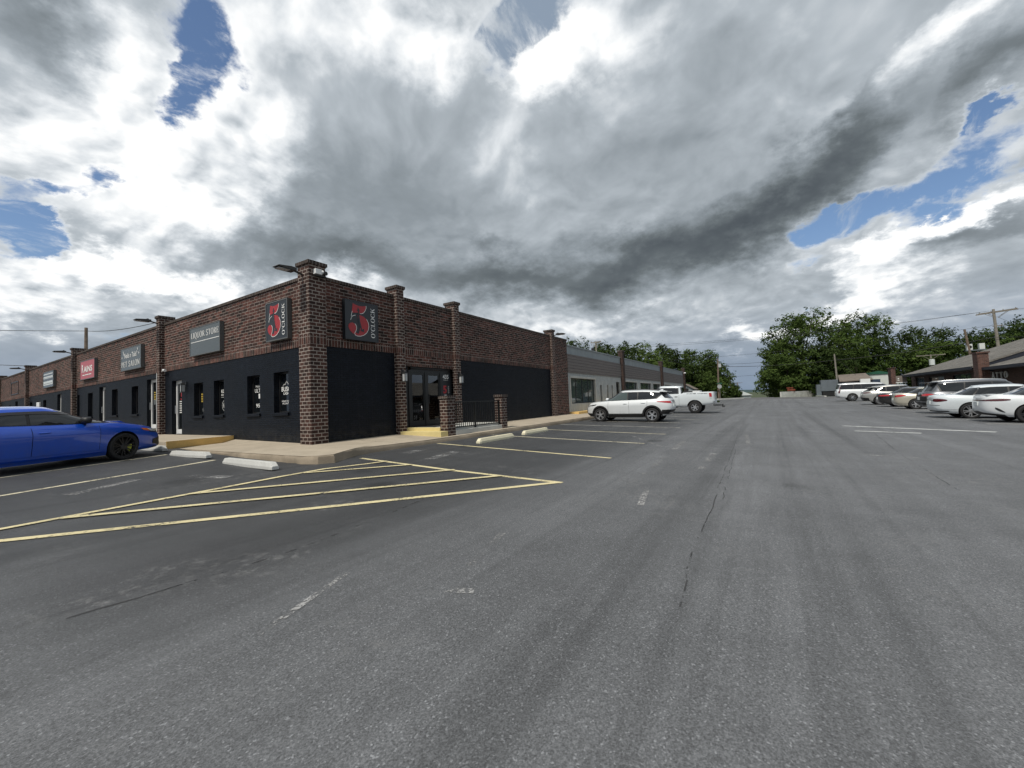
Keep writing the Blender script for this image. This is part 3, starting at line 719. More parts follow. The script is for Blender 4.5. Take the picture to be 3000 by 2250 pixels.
def serif(txt, gap=.05):
    F = []; x = 0
    for ch in txt:
        wd, fs = GL[ch]; F += [[(p[0]+x, p[1]) for p in f] for f in fs]; x += wd+gap
    return F, x-gap
def sans(txt, bold=0.):
    cu = bpy.data.curves.new('txt', 'FONT'); cu.body = txt; cu.size = 1; cu.resolution_u = 3; cu.offset = bold
    ob = bpy.data.objects.new('txt', cu); COL.objects.link(ob)
    dg = bpy.context.evaluated_depsgraph_get(); me = bpy.data.meshes.new_from_object(ob.evaluated_get(dg))
    F = [[tuple(me.vertices[i].co[:2]) for i in p.vertices] for p in me.polygons]
    bpy.data.objects.remove(ob); bpy.data.curves.remove(cu); bpy.data.meshes.remove(me)
    xs_ = [p[0] for f in F for p in f]; ys_ = [p[1] for f in F for p in f]
    x0, y0 = min(xs_), min(ys_)
    return [[(x-x0, y-y0) for x, y in f] for f in F], max(xs_)-x0, max(ys_)-y0
def lay(b, F, w, h, frame, u0, v0, W, H, m=0, n=0):
    """place 2-D faces scaled to W x H at (u0, v0) of frame(u, v, depth)"""
    sx = W/w; sy = H/h
    for f in F: b.face([frame(u0+p[0]*sx, v0+p[1]*sy, n) for p in f], m)
def text(b, txt, frame, u0, v0, W, H, m=0, n=0, bold=.01, ser=False):
    if ser: F, w = serif(txt); h = 1
    else: F, w, h = sans(txt, bold)
    lay(b, F, w, h, frame, u0, v0, W, H, m, n)

# ---------------------------------------------------------------- brick corner building
ZD, ZS, ZT = 2.844, 3.098, 4.91
def PL(u, z, d): return (d, u, z)      # left wing front: faces -X, u runs along Y
def PR(u, z, d): return (u, d, z)      # right wing front: faces -Y, u runs along X
def panel(b, Pf, u0, u1, z0, z1, off=0., holes=(), depth=.22, m=0, mrev=None):
    us = sorted({u0, u1, *[h[0] for h in holes], *[h[1] for h in holes]}); zs = sorted({z0, z1, *[h[2] for h in holes], *[h[3] for h in holes]})
    us = [u for u in us if u0 <= u <= u1]; zs = [z for z in zs if z0 <= z <= z1]
    for i in range(len(us)-1):
        for j in range(len(zs)-1):
            cu, cz = (us[i]+us[i+1])/2, (zs[j]+zs[j+1])/2
            if any(h[0] < cu < h[1] and h[2] < cz < h[3] for h in holes): continue
            b.face([Pf(us[i], zs[j], off), Pf(us[i+1], zs[j], off), Pf(us[i+1], zs[j+1], off), Pf(us[i], zs[j+1], off)], m)
    for h in holes:
        a, c, z, y = h[:4]; q = off+depth
        for s in (((a, z), (a, y)), ((c, z), (c, y)), ((a, y), (c, y)), ((a, z), (c, z))):
            (p0, p1), (p2, p3) = s
            b.face([Pf(p0, p1, off), Pf(p2, p3, off), Pf(p2, p3, q), Pf(p0, p1, q)], m if mrev is None else mrev)
BLD = empty('brick_shop_building', (0, 0, 0), 0, 'brown brick corner shop building with black painted lower walls', 'building')
LW, RW = 62., 17.57
winL = [(1.30, 2.13, .925, 2.185), (2.96, 3.78, .925, 2.185), (5.42, 6.20, .925, 2.185), (7.08, 7.87, .925, 2.185)]
doorL = [(9.00, 9.965, .2, 2.41)]
winL2 = [(13.79, 14.65, 1.11, 2.425), (16.61, 17.49, 1.11, 2.425), (20.70, 21.59, 1.11, 2.425), (23.2, 23.66, 1.11, 2.42),
         (31.13, 32.01, 1.11, 2.42), (33.0, 33.9, 1.11, 2.42), (35.3, 36.1, 1.11, 2.4), (43.2, 44.1, 1.35, 2.42), (49.5, 50.4, 1.11, 2.42), (53, 53.9, 1.11, 2.42)]
doorL2 = [(11.66, 12.72, .42, 2.63), (18.51, 19.54, .42, 2.66), (27.25, 28.23, .42, 2.66), (40.5, 41.5, .42, 2.66)]
b = MB()
panel(b, PL, .35, LW, 0, ZD, .02, winL+doorL+winL2+doorL2, .22, 0)
panel(b, PR, .31, 3.06, -.1, ZD, .02, [], .2, 0)
panel(b, PR, 6.45, 15.1, -.1, ZD, .02, [], .2, 0)
b.build('painted_wall', M['painted'], BLD)
ENT = (3.37, 6.14, -.05, 2.42)
b = MB()
panel(b, PL, .3, LW, ZS, ZT-.09, 0); panel(b, PR, .3, RW, ZS, ZT-.09, 0)
panel(b, PR, 3.36, 6.15, 2.35, ZD, 0, [(3.37, 6.14, 2.35, 2.42)], .42, 0)
panel(b, PR, 15.44, RW, -.05, ZS, 0)
b.face([(RW, 0, -.1), (RW, 9, -.1), (RW, 9, ZT-.09), (RW, 0, ZT-.09)])
for u in (3.37, 6.14): b.face([(u, -.0, -.1), (u, .42, -.1), (u, .42, 2.42), (u, 0, 2.42)])
b.build('brick_wall', M['brick'], BLD)
b = MB()
b.box(-.004, .06, .3, LW, ZD, ZS); b.box(.3, 15.44, -.004, .06, ZD, ZS); b.box(3.37, 6.14, -.006, .05, 2.42, 2.52)
b.build('soldier_course', M['soldier'], BLD)
b = MB()
b.box(-.035, .25, .3, LW, ZT-.09, ZT); b.box(.3, RW+.03, -.035, .25, ZT-.09, ZT)
b.build('parapet_cap', M['cap'], BLD)
b = MB()
b.face([(.2, .2, 4.5), (RW, .2, 4.5), (RW, 30, 4.5), (.2, 30, 4.5)]); b.face([(.2, 30, 4.5), (14, 30, 4.5), (14, LW, 4.5), (.2, LW, 4.5)])
b.face([(.2, .25, 4.4), (RW, .25, 4.4), (RW, .25, ZT-.09), (.2, .25, ZT-.09)]); b.face([(.25, .2, 4.4), (.25, LW, 4.4), (.25, LW, ZT-.09), (.25, .2, ZT-.09)])
b.face([(RW, 9, -.1), (RW, 30, -.1), (RW, 30, 4.6), (RW, 9, 4.6)]); b.face([(0, LW, 0), (14, LW, 0), (14, LW, ZT), (0, LW, ZT)])
b.build('roof', M['parapet_gray'], BLD)
def pilaster(side, u0, u1, z0, p=.18, ztop=5.12, base=None):
    b = MB()
    def bx(u0, u1, d0, d1, z0, z1, m):
        if side == 'L': b.box(d0, d1, u0, u1, z0, z1, m)
        elif side == 'R': b.box(u0, u1, d0, d1, z0, z1, m)
        else: b.box(d0, u1, d0, base, z0, z1, m)
    back = .02 if side != 'C' else 0
    bx(u0, u1, -p, back+.3, z0, ztop, 0)
    e = .004; bx(u0-e, u1+e, -p-e, back+.29, ZD, ZS, 1)
    e = .02; bx(u0-e, u1+e, -p-e, back+.32, ztop-.02, ztop+.01, 0)
    e = .045; bx(u0-e, u1+e, -p-e, back+.345, ztop+.01, ztop+.105, 2)
    return b.build('brick_pilaster', [M['quoin'], M['soldier'], M['cap']], BLD)
b = MB()
b.box(-.2, .31, -.2, .35, -.06, 5.12, 0); b.box(-.204, .314, -.204, .354, ZD, ZS, 1); b.box(-.22, .33, -.22, .37, 5.1, 5.13, 0); b.box(-.245, .355, -.245, .395, 5.13, 5.225, 2)
b.build('brick_pilaster', [M['quoin'], M['soldier'], M['cap']], BLD)
pilaster('R', 3.05, 3.37, -.08); pilaster('R', 6.14, 6.45, -.08); pilaster('R', 15.1, 15.44, -.08)
for y in (10.65, 23.74, 36.3, 47.7, 59.3): pilaster('L', y, y+.33, .1)
# windows and doors of the left wing
def window(Pf, h, parent, off=.02, depth=.22, sill=True, m='glass', fr='black', mull=()):
    a, c, z0, z1 = h; q = off+depth-.02; fw = .045
    b = MB()
    for s in ((a, a+fw, z0, z1), (c-fw, c, z0, z1), (a+fw, c-fw, z0, z0+fw), (a+fw, c-fw, z1-fw, z1)) + tuple((x-fw/2, x+fw/2, z0+fw, z1-fw) for x in mull):
        P0 = Pf(s[0], s[2], q-.03); P1 = Pf(s[1], s[3], q+.03)
        b.box(min(P0[0], P1[0]), max(P0[0], P1[0]), min(P0[1], P1[1]), max(P0[1], P1[1]), s[2], s[3])
    w = b.build('window', M[fr], parent)
    b = MB(); b.face([Pf(a+fw, z0+fw, q), Pf(c-fw, z0+fw, q), Pf(c-fw, z1-fw, q), Pf(a+fw, z1-fw, q)]); b.build('pane', M[m], w)
    if sill:
        b = MB(); P0 = Pf(a-.04, 0, off-.06); P1 = Pf(c+.04, 0, off+depth-.06)
        b.box(min(P0[0], P1[0]), max(P0[0], P1[0]), min(P0[1], P1[1]), max(P0[1], P1[1]), z0-.09, z0+.004)
        b.build('sill', M['painted'], w, bevel=.008)
    return w
wins = [window(PL, h, BLD) for h in winL+winL2]
def door(Pf, h, parent, off=.02, depth=.22, fr='white_al', glass='glass', kick=.2):
    a, c, z0, z1 = h; q = off+depth-.04; fw = .055; b = MB()
    for s in ((a, a+fw, z0, z1), (c-fw, c, z0, z1), (a+fw, c-fw, z1-fw, z1), (a+fw, c-fw, z0+.02, z0+kick), (a+fw+.002, a+fw*2, z0+kick, z1-fw), (c-fw*2, c-fw-.002, z0+kick, z1-fw), (a+fw*2, c-fw*2, z1-fw*2.3, z1-fw-.004)):
        P0 = Pf(s[0], s[2], q-.03); P1 = Pf(s[1], s[3], q+.03)
        b.box(min(P0[0], P1[0]), max(P0[0], P1[0]), min(P0[1], P1[1]), max(P0[1], P1[1]), s[2], s[3])
    w = b.build('door', M[fr], parent)
    b = MB(); b.face([Pf(a+fw, z0+kick, q+.002), Pf(c-fw, z0+kick, q+.002), Pf(c-fw, z1-fw, q+.002), Pf(a+fw, z1-fw, q+.002)]); b.build('pane', M[glass], w)
    b = MB(); zc = z0+1.02; P_ = [Pf(c-fw*1.5, zc-.16, q-.03), Pf(c-fw*1.5, zc-.16, q-.09), Pf(c-fw*1.5, zc+.16, q-.09), Pf(c-fw*1.5, zc+.16, q-.03)]
    b.tube(P_, .012, 6); b.build('handle', M['alu'], w)
    return w
drs = [door(PL, h, BLD) for h in doorL+doorL2]
# lettering stuck on the panes: u runs the way it is read
def frL(y_left, z0, x): return lambda u, v, n: (x-n, y_left-u, z0+v)
QX = .02+.2-.002
def pane_letters(w, items, mat='letter'):
    F = items['frame']
    for it in items['txt']:
        b = MB(); text(b, it[0], F, *it[1:5], n=.003, bold=it[5] if len(it) > 5 else .012); b.build('lettering', M[mat], w)
    if items.get('poly'):
        b = MB()
        for poly in items['poly']: b.face([F(u, v, .003) for u, v in poly])
        b.build('emblem', M[mat], w)
def line(pts, w_):
    out = []
    for (x0, y0), (x1, y1) in zip(pts, pts[1:]):
        L = math.hypot(x1-x0, y1-y0); nx, ny = -(y1-y0)/L*w_/2, (x1-x0)/L*w_/2
        out.append([(x0+nx, y0+ny), (x1+nx, y1+ny), (x1-nx, y1-ny), (x0-nx, y0-ny)])
    return out
def ring(cx, cy, r_, w_, a0=0, a1=360, n=20): return arcpoly(cx, cy, r_, r_, a0, a1, w_, w_, n)
pane_letters(wins[0], dict(frame=frL(2.13, .925, QX), txt=[('BUSCH', .09, .66, .64, .15, .02), ('LIGHT', .2, .56, .42, .08, .02), ('HEAD FOR THE', .1, .33, .62, .055, .012), ('MOUNTAINS', .14, .255, .54, .055, .012)], poly=line([(.17, .83), (.24, .9), (.29, .86), (.38, .99), (.47, .88), (.53, .93), (.62, .83)], .014)))
pane_letters(wins[1], dict(frame=frL(3.78, .925, QX), txt=[('ULTRA', .1, .70, .62, .13, .006), ('95', .17, .20, .24, .13, .014), ('CALORIES', .45, .2, .3, .04, .01), ('Michelob', .16, .87, .5, .07, .0)], poly=rct(.34, .5, .46, .66)))
pane_letters(wins[2], dict(frame=frL(6.20, .925, QX), txt=[('KONA', .12, .80, .54, .13, .02), ('BIG WAVE', .12, .70, .54, .06, .015)], poly=rct(.12, .64, .66, .65)+ring(.38, .34, .2, .014)+ring(.40, .34, .13, .03, 60, 300)+ring(.36, .36, .07, .03, 200, 420)))
pane_letters(wins[3], dict(frame=frL(7.87, .925, QX), txt=[], poly=ring(.4, .22, .14, .012)+ring(.4, .22, .08, .012)))
M['ylet'] = simple('yellow_letter', (.5, .36, .06), .5)
pane_letters(wins[3], dict(frame=frL(7.87, .925, QX), txt=[], poly=[p for k in range(4) for p in rct(.14, .80-.09*k, .24, .86-.09*k)+rct(.27, .80-.09*k, .40, .86-.09*k)+rct(.43, .80-.09*k, .66, .86-.09*k)]), 'ylet')
frd = frL(9.965, .2, .02+.18)
def bars(b, F, rows, n=.003):
    for u0, u1, v0, v1 in rows: b.face([F(u0, v0, n), F(u1, v0, n), F(u1, v1, n), F(u0, v1, n)])
b = MB()
for k in range(6): bars(b, frd, [(.26, .34, 1.32-.09*k, 1.365-.09*k), (.36, .50+.05*(k % 3), 1.32-.09*k, 1.365-.09*k)])
b.build('printed_lines', M['letter'], drs[0])
b = MB(); text(b, "O'CLOCK", frd, .25, 1.72, .5, .2, n=.003, ser=True)
b.build('lettering', M['letter'], drs[0])
b = MB(); text(b, '5', frd, .36, 1.40, .24, .30, n=.003, bold=.03); b.build('lettering', M['red'], drs[0])
b = MB()
frd2 = frL(12.72, .42, .02+.18)
for k in range(4): bars(b, frd2, [(.26, .40, 1.6-.1*k, 1.65-.1*k), (.43, .70, 1.6-.1*k, 1.65-.1*k)])
b.build('printed_lines', M['ylet'], drs[1])
b = MB(); b.box(.13, .15, 11.95, 12.25, 1.5, 1.72); b.build('door_notice', M['signgray'], drs[1])
# ---------------------------------------------------------------- main entrance
YD = .12
e = empty('entrance_door', (4.6, YD, .21), 0); e.parent = BLD
def ebuild(b, name, mat, parent=None): 
    o = b.build(name, mat, parent or e); o.location = (-4.6, -YD, -.21) if parent is None else (0, 0, 0); return o
b = MB()
for a, c in ((3.74, 3.86), (4.58, 4.70), (5.43, 5.53), (6.09, 6.138)): b.box(a, c, YD-.05, YD+.05, .21, 2.30)
b.box(3.86, 6.09, YD-.045, YD+.045, 2.23, 2.415); b.box(3.37, 3.74, YD-.02, YD+.02, -.05, 2.415)
for a, c in ((3.86, 4.58), (4.70, 5.43)):
    b.box(a, a+.07, YD-.03, YD+.03, .22, 2.23); b.box(c-.07, c, YD-.03, YD+.03, .22, 2.23); b.box(a+.07, c-.07, YD-.03, YD+.03, 2.13, 2.23); b.box(a+.07, c-.07, YD-.03, YD+.03, .22, .42)
FR = ebuild(b, 'frame', M['black_metal'])
b = MB(); b.box(5.53, 6.09, YD-.012, YD+.012, .22, 2.23); SL = ebuild(b, 'sidelight', M['signface'])
for a, c in ((3.93, 4.51), (4.77, 5.36)):
    b = MB(); b.box(a, c, YD-.004, YD+.004, .42, 2.13); ebuild(b, 'pane', M['shopglass'])
for x in (4.53, 4.75):
    b = MB(); b.tube([(x, YD-.03, 1.05), (x, YD-.09, 1.05), (x, YD-.09, 1.4), (x, YD-.03, 1.4)], .013, 6); ebuild(b, 'handle', M['black_metal'])
frS = lambda u, v, n: (5.53+u, YD-.012-n, v)
b = MB(); text(b, '435', frS, .10, 2.02, .35, .17, n=.003, bold=.02); ebuild(b, 'lettering', M['letter']); b = MB(); text(b, 'S. Main St.', frS, .12, 1.955, .3, .035, n=.003); ebuild(b, 'lettering', M['letter']); b = MB()
bars(b, frS, [(.17, .30, 1.35, 1.375), (.12, .25, 1.27, 1.29)])
ebuild(b, 'printed_lines', M['letter']); b = MB()
F5 = lambda u, v, n: (5.53+.46-v, YD-.012-n, 1.44+u)
text(b, "O'CLOCK", F5, 0, 0, .3, .06, n=.003, ser=True)
ebuild(b, 'lettering', M['letter'])
b = MB(); text(b, '5', frS, .1, 1.43, .22, .32, n=.003, bold=.035); ebuild(b, 'lettering', M['red'])
# what shows through the glass
b = MB(); b.box(2.6, 9.4, .2, 8, .2, .21, 0); b.face([(2.6, 8, .2), (9.4, 8, .2), (9.4, 8, 4.4), (2.6, 8, 4.4)], 1); b.face([(2.6, .3, .2), (2.6, 8, .2), (2.6, 8, 4.4), (2.6, .3, 4.4)], 1); b.face([(9.4, .3, .2), (9.4, 8, .2), (9.4, 8, 4.4), (9.4, .3, 4.4)], 1); b.face([(2.6, .2, 3.2), (9.4, .2, 3.2), (9.4, 8, 3.2), (2.6, 8, 3.2)], 1)
b.build('interior', [M['mat_floor'], M['interior']], BLD)
sh = empty('display_shelf', (5.9, .95, .21), 0, 'plywood display shelf seen through the right glass door', 'shelf')
b = MB()
for x in (-.5, .5): b.box(x-.012, x+.012, -.15, .2, 0, 1.3)
b.box(-.488, .488, .188, .2, 0, 1.3)
o = b.build('side_panel', M['crate'], sh)
for z in (.06, .42, .8, 1.16):
    b = MB(); b.box(-.486, .486, -.15, .186, z, z+.02); b.build('shelf', M['crate'], sh)
# step platform, piers and railing
b = MB()
b.box(3.05, 3.40, -2.03, -.18, -.1, .105, 0); b.box(3.38, 3.6, -1.70, -.02, .06, .212, 0)
b.build('entrance_steps', M['yellow_step'], label='two pale yellow concrete steps up to the glass doors', cat='steps', bevel=.008)
b = MB(); b.prism([(3.6, -1.98), (6.69, -1.98), (6.69, -.02), (3.6, -.02)], 'z', -.15, .1, 0)
b.prism([(3.601, -1.84), (6.68, -1.84), (6.68, -.021), (3.601, -.021)], 'z', .1, .205, 0)
b.build('entrance_slab', M['newconc'], label='pale concrete entrance slab behind the two brick piers', cat='slab', bevel=.01)
def pier(x0, x1, y0, y1, zt, label):
    p = empty('brick_pier', ((x0+x1)/2, (y0+y1)/2, 0), 0, label, 'pier', 'short brick piers at the entrance')
    hx, hy = (x1-x0)/2, (y1-y0)/2
    b = MB(); b.box(-hx, hx, -hy, hy, -.12, zt-.09); b.build('shaft', M['quoin'], p)
    b = MB(); b.box(-hx-.035, hx+.035, -hy-.035, hy+.035, zt-.09, zt); b.build('cap', M['cap'], p, bevel=.006)
pier(3.41, 3.80, -2.02, -1.69, 1.26, 'short brick pier between the yellow steps and the railing')
pier(6.69, 7.05, -2.0, -1.66, 1.29, 'short brick pier at the far end of the railing')
rl = empty('railing', (5.2, -1.86, .1), 0, 'black metal railing between the two brick piers', 'railing')
b = MB(); b.box(-1.42, 1.5, -.022, .022, .93, .965); b.box(-1.42, 1.5, -.018, .018, .07, .095); b.build('rail', M['black_metal'], rl)
b = MB()
for k in range(25):
    x = -1.36+k*.115
    if abs(x+.1) > .04: b.box(x-.009, x+.009, -.009, .009, .095, .93)
b.build('balusters', M['black_metal'], rl)
for x in (-1.41, -.1, 1.49):
    b = MB(); b.box(x-.028, x+.028, -.028, .028, 0, .95); b.box(x-.07, x+.07, -.07, .07, 0, .015); b.build('post', M['black_metal'], rl)
b = MB(); b.box(3.75, 5.4, -1.1, -.1, .206, .216); b.build('door_mat', M['rubber'], label='black mat on the slab before the glass doors', cat='mat')

# ---------------------------------------------------------------- wall lanterns
def sconce(x, y, z, rz, label):
    s = empty('wall_lantern', (x, y, z), rz, label, 'wall lamp', 'black wall lanterns')
    b = MB(); b.box(-.055, .055, -.025, 0, -.02, .2); b.tube([(0, -.02, .15), (0, -.09, .2), (0, -.13, .13)], .011, 6); b.build('bracket', M['black_metal'], s)
    b = MB(); b.prism([(-.075, .08), (.075, .08), (.03, .135), (-.03, .135)], 'y', -.2, -.06); b.box(-.075, .075, -.205, -.055, .065, .08); b.box(-.07, .07, -.2, -.06, -.215, -.2)
    for sx in (-.066, .066):
        for sy in (-.196, -.064): b.box(sx-.007, sx+.007, sy-.007, sy+.007, -.2, .065)
    b.build('cage', M['black_metal'], s)
    b = MB(); b.box(-.058, .058, -.188, -.072, -.198, .062); b.build('glass', M['frost'], s)
    return s
sconce(3.21, -.18, 2.05, 0, 'black wall lantern on the brick pilaster left of the glass doors')
sconce(6.30, -.18, 2.05, 0, 'black wall lantern on the brick pilaster right of the glass doors')
sconce(.02, 8.55, 2.1, R(-90), 'black wall lantern beside the white framed side door')

# ---------------------------------------------------------------- box signs
def box_sign(name, Pf_frame, W, H, T, face, frame, label, parts, loc):
    s = empty(name, loc, 0, label, 'sign')
    fr = lambda u, v, n: tuple(Vector(Pf_frame(u, v, n))-Vector(loc))
    b = MB(); e_ = .035
    def bx(u0, u1, v0, v1, n0, n1, m=0):
        A = [fr(u, v, n) for n in (n0, n1) for v in (v0, v1) for u in (u0, u1)]
        for f in ((0, 2, 3, 1), (4, 5, 7, 6), (0, 1, 5, 4), (2, 6, 7, 3), (0, 4, 6, 2), (1, 3, 7, 5)): b.face([A[i] for i in f], m)
    bx(0, W, 0, H, -T, -.012)
    bx(0, e_, 0, H, -.012, 0); bx(W-e_, W, 0, H, -.012, 0); bx(e_, W-e_, 0, e_, -.012, 0); bx(e_, W-e_, H-e_, H, -.012, 0)
    b.build('cabinet', M[frame], s, fixn=True)
    b = MB(); b.face([fr(e_, e_, -.008), fr(W-e_, e_, -.008), fr(W-e_, H-e_, -.008), fr(e_, H-e_, -.008)]); b.build('face', M[face], s)
    for nm, mt, fill in parts:
        b = MB(); fill(b, fr); b.build(nm, M[mt], s)
    return s
def smooth(pts, n=6, closed=True):
    """Catmull-Rom through points"""
    out = []; k = len(pts)
    for i in range(k):
        p0, p1, p2, p3 = [Vector(pts[(i+j-1) % k]) for j in range(4)]
        for q in range(n):
            t = q/n; out.append(tuple(.5*((2*p1)+(p2-p0)*t+(2*p0-5*p1+4*p2-p3)*t*t+(3*p1-p0-3*p2+p3)*t**3)))
    return out
def five(W, H):
    """the big numeral: flag, bowl and ball in red, white highlights, dark clock hand"""
    S = lambda pts: [(u*W, v*H) for u, v in pts]
    flag = [(.226, .922), (.30, .895), (.40, .878), (.50, .885), (.615, .912), (.617, .86), (.59, .79), (.55, .735), (.50, .703), (.43, .69), (.36, .70), (.28, .69), (.19, .674)]
    bowl = [(.36, .648), (.45, .648), (.55, .622), (.63, .565), (.68, .48), (.692, .39), (.67, .30), (.62, .22), (.54, .155), (.44, .118), (.35, .112), (.285, .13), (.24, .165), (.30, .20), (.335, .165), (.385, .17), (.42, .26), (.43, .36), (.40, .47), (.37, .56)]
    ball = [(.285, .13), (.20, .165), (.13, .225), (.09, .30), (.095, .36), (.14, .41), (.20, .428), (.26, .41), (.305, .37), (.318, .31), (.305, .25), (.27, .195)]
    def red(b, fr):
        for P in (flag, bowl, ball): b.face([fr(u, v, -.002) for u, v in S(P)])
    hl = [[(.625, .915), (.625, .86), (.595, .79), (.55, .73), (.50, .698), (.43, .685)], [(.208, .72), (.19, .66), (.172, .579)], [(.157, .491), (.18, .56), (.22, .60), (.30, .63)],
          [(.63, .57), (.685, .48), (.698, .39), (.676, .295), (.625, .213), (.54, .147), (.44, .11), (.35, .103), (.285, .118), (.262, .165), (.30, .22), (.325, .29), (.318, .36), (.28, .41)]]
    def white(L): return lambda b, fr: [b.face([fr(u, v, .001) for u, v in P]) for P in line(S(L), .016)]
    hand = [(.376, .845), (.415, .78), (.435, .748), (.405, .752), (.41, .64), (.43, .5), (.47, .34), (.49, .28), (.545, .32), (.54, .22), (.43, .25), (.455, .285), (.42, .34), (.375, .5), (.37, .62), (.372, .748), (.34, .735)]
    def dark(b, fr): b.face([fr(u, v, .003) for u, v in S(hand)])
    def txt(b, fr):
        F, w = serif("O'CLOCK"); fr2 = lambda u, v, n: fr(.885*W-v, .10*H+u, n)
        lay(b, F, w, 1, fr2, 0, 0, .78*H, .125*W, 0, .002)
    return [('numeral', 'red', red), *[('highlight', 'letter', white(L)) for L in hl], ('clock_hand', 'signface', dark), ('lettering', 'letter', txt)]
TS = .15
box_sign('store_sign', lambda u, v, n: (.985+u, -TS-n, 3.11+v), 1.26, 1.25, TS-.01, 'signface', 'signface', 'dark sign with a red number five, on the wall right of the corner', five(1.26, 1.25), (1.6, -TS, 3.11))
box_sign('store_sign', lambda u, v, n: (-TS-n, 2.23-u, 3.14+v), 1.22, 1.22, TS-.01, 'signface', 'signgray', 'gray framed sign with a red number five, on the wall left of the corner', five(1.22, 1.22), (-TS, 1.6, 3.14))
def rule(b, fr): b.face([fr(.13, .50, .001), fr(2.42, .50, .001), fr(2.42, .525, .001), fr(.13, .525, .001)])
def liquor(b, fr):
    F, w = serif('LIQUOR STORE', .045); lay(b, F, w, 1, fr, .13, .66, 2.27, .225, 0, .001)
box_sign('store_sign', lambda u, v, n: (-TS-n, 7.77-u, 3.2+v), 2.47, 1.065, TS-.01, 'signslate', 'signgray', 'slate gray sign reading LIQUOR STORE above a white line', [('lettering', 'letter', liquor), ('rule', 'letter', rule)], (-TS, 6.5, 3.2))
def salon(b, fr):
    F, w = serif('PET SALON', .04); lay(b, F, w, 1, fr, .12, .16, 2.4, .27, 0, .001)
def salon2(b, fr):
    text(b, '"Nails n Tails"', fr, .42, .58, 1.8, .24, n=.001, bold=.012)
def paws(b, fr):
    for x, y in ((.2, .62), (.42, .86), (2.25, .88), (2.42, .68)):
        for dx, dy, r_ in ((0, 0, .035), (-.04, .045, .016), (0, .06, .016), (.04, .045, .016)): b.face([fr(x+dx+r_*math.cos(a*.785), y+dy+r_*math.sin(a*.785), .001) for a in range(8)])
box_sign('store_sign', lambda u, v, n: (-TS-n, 15.53-u, 3.2+v), 2.65, 1.065, TS-.01, 'signslate', 'signgray', 'slate gray sign reading PET SALON with small white paw prints', [('lettering', 'letter', salon), ('lettering', 'letter', salon2), ('paw_prints', 'letter', paws)], (-TS, 14.2, 3.2))
def rains(b, fr):
    text(b, 'R', fr, .32, .40, .32, .44, n=.001, bold=.03); text(b, 'AINS', fr, .70, .40, 1.55, .33, n=.001, bold=.03)
def rains2(b, fr): bars(b, fr, [(.45, .9, .22, .27), (.95, 1.6, .22, .27), (1.65, 2.1, .22, .27)], .001)
box_sign('store_sign', lambda u, v, n: (-TS-n, 22.3-u, 3.2+v), 2.62, 1.065, TS-.01, 'signpink', 'signgray', 'pinkish red sign reading RAINS', [('lettering', 'letter', rains), ('printed_lines', 'letter', rains2)], (-TS, 21, 3.2))
def bands(b, fr):
    for v0, v1 in ((.16, .42), (.60, .74), (.86, .92)): b.face([fr(.1, v0, .001), fr(2.55, v0, .001), fr(2.55, v1, .001), fr(.1, v1, .001)])
def bandtext(b, fr): 
    for v, h in ((.24, .1), (.64, .06), (.5, .05)): b.face([fr(.2, v, .003), fr(2.4, v, .003), fr(2.4, v+h*.3, .003), fr(.2, v+h*.3, .003)])
box_sign('store_sign', lambda u, v, n: (-TS-n, 31.03-u, 3.2+v), 2.7, 1.065, TS-.01, 'signslate', 'signgray', 'slate sign banded with pale blank strips, farthest along the left wing', [('pale_strip', 'signwhite', bands), ('printed_line', 'signgray', bandtext)], (-TS, 29.7, 3.2))
b = MB()
for s in ((40.1, 40.16, 3.23, 4.28), (42.86, 42.92, 3.23, 4.28), (40.16, 42.86, 3.23, 3.29), (40.16, 42.86, 4.22, 4.28)): b.box(-.03, 0, *s)
b.build('sign_frame', M['signface'], label='empty dark sign frame left on the far brick wall', cat='frame')
b = MB(); b.box(-.06, .02, 32.7, 33.55, 2.0, 2.32); b.build('notice_board', M['white'], label='small white notice on the far black wall above the blue roof', cat='notice', bevel=.01)

# ---------------------------------------------------------------- area lights and cameras on the pilasters
def area_light(loc, rz, label, size=1.):
    s = empty('area_light', loc, rz, label, 'flood light', 'flat flood lights on the pilaster tops')
    b = MB(); b.tube([(.02, 0, -.02), (-.18*size, 0, .03), (-.28*size, 0, .05)], .03*size, 8); b.build('arm', M['bronze'], s)
    b = MB(); T = Matrix.Rotation(R(8), 4, 'Y')
    pr = [(-.25, -.04), (-.25, .05), (-.4, .06), (-.75, .02), (-.78, -.01), (-.5, -.045)]
    b.prism([(x*size, z*size+.05) for x, z in pr], 'y', -.15*size, .15*size); b.build('head', M['bronze'], s, bevel=.012)
    b = MB(); b.box(-.74*size, -.42*size, -.12*size, .12*size, .0*size-.004+.003, .004+.003); b.build('lens', M['frost'], s)
    b = MB(); b.lathe([(0, .15), (.035, .15), (.035, .1)], 10, 'z', (-.33*size, 0, 0)); b.build('photocell', M['bronze'], s)
    return s
area_light((-.2, .1, 4.86), 0, 'dark flat flood light pointing left from the corner pilaster')
for k, y in enumerate((10.82, 23.9, 36.46, 47.86)):
    area_light((-.18, y, 4.92), 0, ('dark flat flood light above the side door pilaster', 'dark flat flood light on the pilaster left of the RAINS sign', 'dark flat flood light on the pilaster left of the banded sign', 'small flood light on the farthest left pilaster')[k])
area_light((15.27, -.18, 4.86), R(90), 'dark flat flood light on the last pilaster of the brick wall')
e = empty('security_camera', (.1, -.2, 4.84), 0, 'white security camera with flood lamp on the corner pilaster', 'camera', 'security cameras')
b = MB(); b.box(-.17, .02, -.13, -.0, 0, .15); b.build('housing', M['white'], e, bevel=.012)
